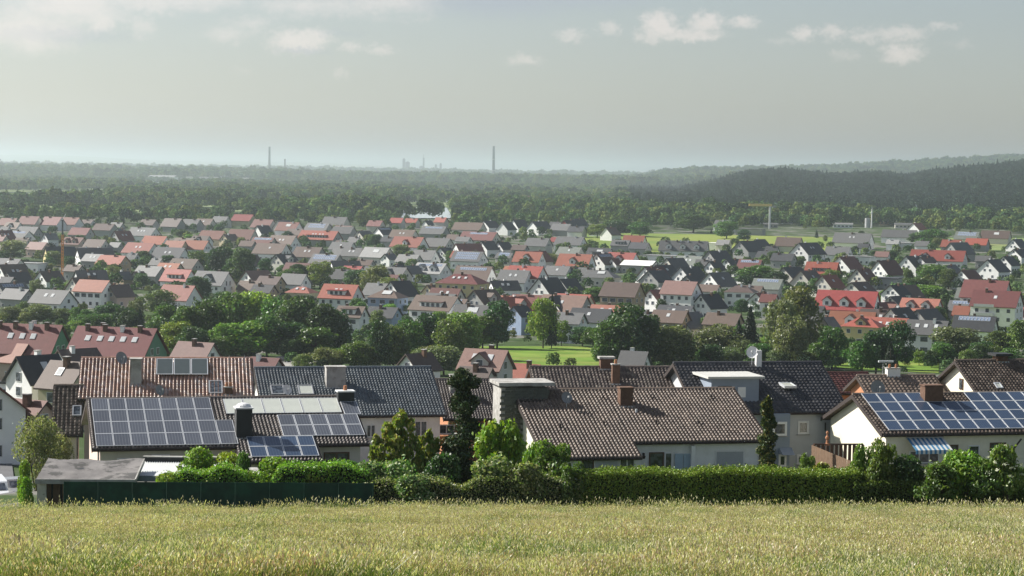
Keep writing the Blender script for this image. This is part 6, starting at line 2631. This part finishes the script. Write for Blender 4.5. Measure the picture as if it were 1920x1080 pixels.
# the far city: towers one can count, 22 km away
M_city = mat('city_tower_facade', (.09, .10, .11), .7, .3, .05, .02)
CITY = [(725, 317, 16, 'broad domed block left in the far city'), (715, 323, 8, 'low block left of the domed one'), (748, 323, 8, 'small block right of the domed one'), (757, 298, 5, 'first faint tower of the far city'), (764, 304, 8, 'wide faint tower of the far city'),
        (778, 315, 6, 'short faint tower right of the wide one'), (794, 296, 3, 'highest tower with antenna in the far city'), (790, 312, 8, 'stepped tower below the highest one'), (804, 319, 10, 'low broad block right of the highest tower'), (817, 309, 4, 'first slim tower right of the highest'),
        (826, 307, 4, 'second slim tower right of the highest'), (812, 324, 6, 'low block among the right-hand towers'), (838, 325, 6, 'small block with roof box in the far city'), (860, 325, 7, 'rightmost block of the far city'), (776, 326, 6, 'low block below the faint towers')]
for (x, t_, w_, lb) in CITY:
    Yb = 15000.0
    e, z0 = thing_at('city_tower', 'tower block', lb, x, 330, Yb, 'towers of the far city')
    hh = ztop(x, t_, Yb, z0); hw = w_ / (FPX / Yb) / 2
    b = MB(); b.box(-hw, hw, -hw, hw, 0, hh, M_city); b.build('shaft', e)
    b = MB()
    if x == 794:
        b.cyl((0, 0, hh), (0, 0, hh + 25), 2.5, 1.5, M_city, 6)
    elif x == 725:
        b.cyl((0, 0, hh), (0, 0, hh + 9), hw, hw * .5, M_city, 12)
    else:
        b.box(-hw * .5, hw * .5, -hw * .5, hw * .5, hh, hh + 5, M_city)
    b.build('roof_top', e)

# small far village beyond the lake
frng = random.Random(9)
FP = {}
for (rc, wc) in (('R', 'w'), ('b', 'p'), ('b', 'w'), ('g', 'w'), ('l', 'p'), ('g', 'p')):
    w2 = MB(); w2.prism([(-5, -1), (5, -1), (5, 5), (0, 9), (-5, 5)], -7, 7, VW[wc][0]); r2 = MB(); r2.prism([(0, 9.5), (-5.6, 5), (-5.6, 4.6), (0, 9.05), (5.6, 4.6), (5.6, 5)], -7.4, 7.4, VR[rc][0])
    FP[(rc, wc)] = (w2.mesh('wall'), r2.mesh('roof'))
for i in range(150):
    u = frng.random()
    if i < 110:
        x = frng.gauss(915, 80); y = frng.uniform(360, 386)
        x = max(780, x)
    elif i < 130:
        x = frng.uniform(540, 760); y = frng.uniform(356, 378)
    else:
        x = frng.uniform(1080, 1170); y = frng.uniform(366, 398)
    Yb = ground_hit(x, y, 13, y0=1900)
    Yb = max(Yb, 2750.0 + frng.uniform(0, 300))
    if Yb > 9000: continue
    p = at(x, y, Yb); key = frng.choice(list(FP))
    e = empty('far_house', (p[0], Yb, float(zg(p[0], Yb)) + 3), rad(frng.choice([-24, 62]) + frng.uniform(-6, 6)))
    sc2 = frng.uniform(.6, .85); e.scale = (sc2,) * 3
    mesh_obj('wall', FP[key][0], e); mesh_obj('roof', FP[key][1], e)
    tag(e, 'house', f'tiny {VW[key[1]][1]} house with {VR[key[0]][1]} roof', 'houses of the distant village', x, y)
e, z0 = thing_at('church_tower', 'church tower', 'slim church tower rising from the distant village', 836, 372, 4600)
hh = ztop(836, 362, 4600, z0)
b = MB(); b.box(-3.2, 3.2, -3.2, 3.2, 0, hh, VW['p'][0]); b.build('shaft', e)
b = MB(); b.cyl((0, 0, hh), (0, 0, hh + 14), 4.2, .2, VR['k'][0], 8); b.build('spire', e)


# ------------------------------------------------------------------ labels that single each thing out
def finish_labels():
    used = {}
    pend = []
    for o, desc, px, py in LABELS:
        lands = sorted(LAND, key=lambda l: (l[1] - px) ** 2 + (1.6 * (l[2] - py)) ** 2)
        pend.append((o, desc, px, py, lands))
    def where(px, py, l):
        dx, dy = px - l[1], py - l[2]
        if abs(dx) > 1.8 * abs(dy):
            return ('right of' if dx > 0 else 'left of')
        if abs(dy) > 1.8 * abs(dx):
            return ('in front of' if dy > 0 else 'behind')
        return ('in front and right of' if dy > 0 else 'behind and right of') if dx > 0 else ('in front and left of' if dy > 0 else 'behind and left of')
    buckets = {}
    for q in pend:
        o, desc, px, py, lands = q
        l = lands[0]
        if math.hypot(px - l[1], py - l[2]) < 14 and o.name.startswith(('village', 'flat')):
            if desc in SPECIAL.values():
                o['label'] = desc; used[desc] = 1; continue
            l = lands[1]
        if desc in SPECIAL.values() or o.get('group') == 'houses on the near slope':
            o['label'] = desc; used[desc] = 1; continue
        buckets.setdefault((desc, where(px, py, l), l[0]), []).append(q)
    ORD = ['', 'second ', 'third ', 'fourth ', 'fifth ', 'sixth ', 'seventh ', 'eighth ', 'ninth ', 'tenth ', 'eleventh ', 'twelfth ']
    for (desc, wh, ln), qs in buckets.items():
        lx, ly = next((l[1], l[2]) for l in LAND if l[0] == ln)
        qs.sort(key=lambda q: math.hypot(q[2] - lx, q[3] - ly))
        for i, q in enumerate(qs):
            lb = f"{desc}, {ORD[min(i, 11)] + 'nearest ' if len(qs) > 1 else ''}{wh} the {ln}"
            w_ = lb.split()
            if len(w_) > 16:
                lb = lb.replace(' gable-fronted house', ' gabled house').replace(' and two skylights', '').replace(' and several skylights', '').replace(' and one skylight', '').replace(' and solar panels', '').replace(' and a gabled dormer', '').replace(' and a wide dormer', '')
            if len(lb.split()) > 16:
                lb = lb.replace('in front and ', 'before and ')
            lb = ' '.join(lb.split()[:16])
            q[0]['label'] = lb


finish_labels()

# ------------------------------------------------------------------ haze
HAZE_DENSITY = 9.0e-5
Mh = bpy.data.materials.new('haze_air')
Mh.use_nodes = True
Mh.node_tree.nodes.clear()
qh = NT(Mh.node_tree)
vol = qh.n('ShaderNodeVolumePrincipled')
vol.inputs['Color'].default_value = (.78, .88, .93, 1)
vol.inputs['Density'].default_value = HAZE_DENSITY
vol.inputs['Anisotropy'].default_value = .62
oh = qh.n('ShaderNodeOutputMaterial')
Mh.node_tree.links.new(vol.outputs[0], oh.inputs['Volume'])
bz = MB()
bz.box(-30000, 30000, -160, 47000, -8, 222, Mh)
hz = bz.build('haze', kind='stuff')
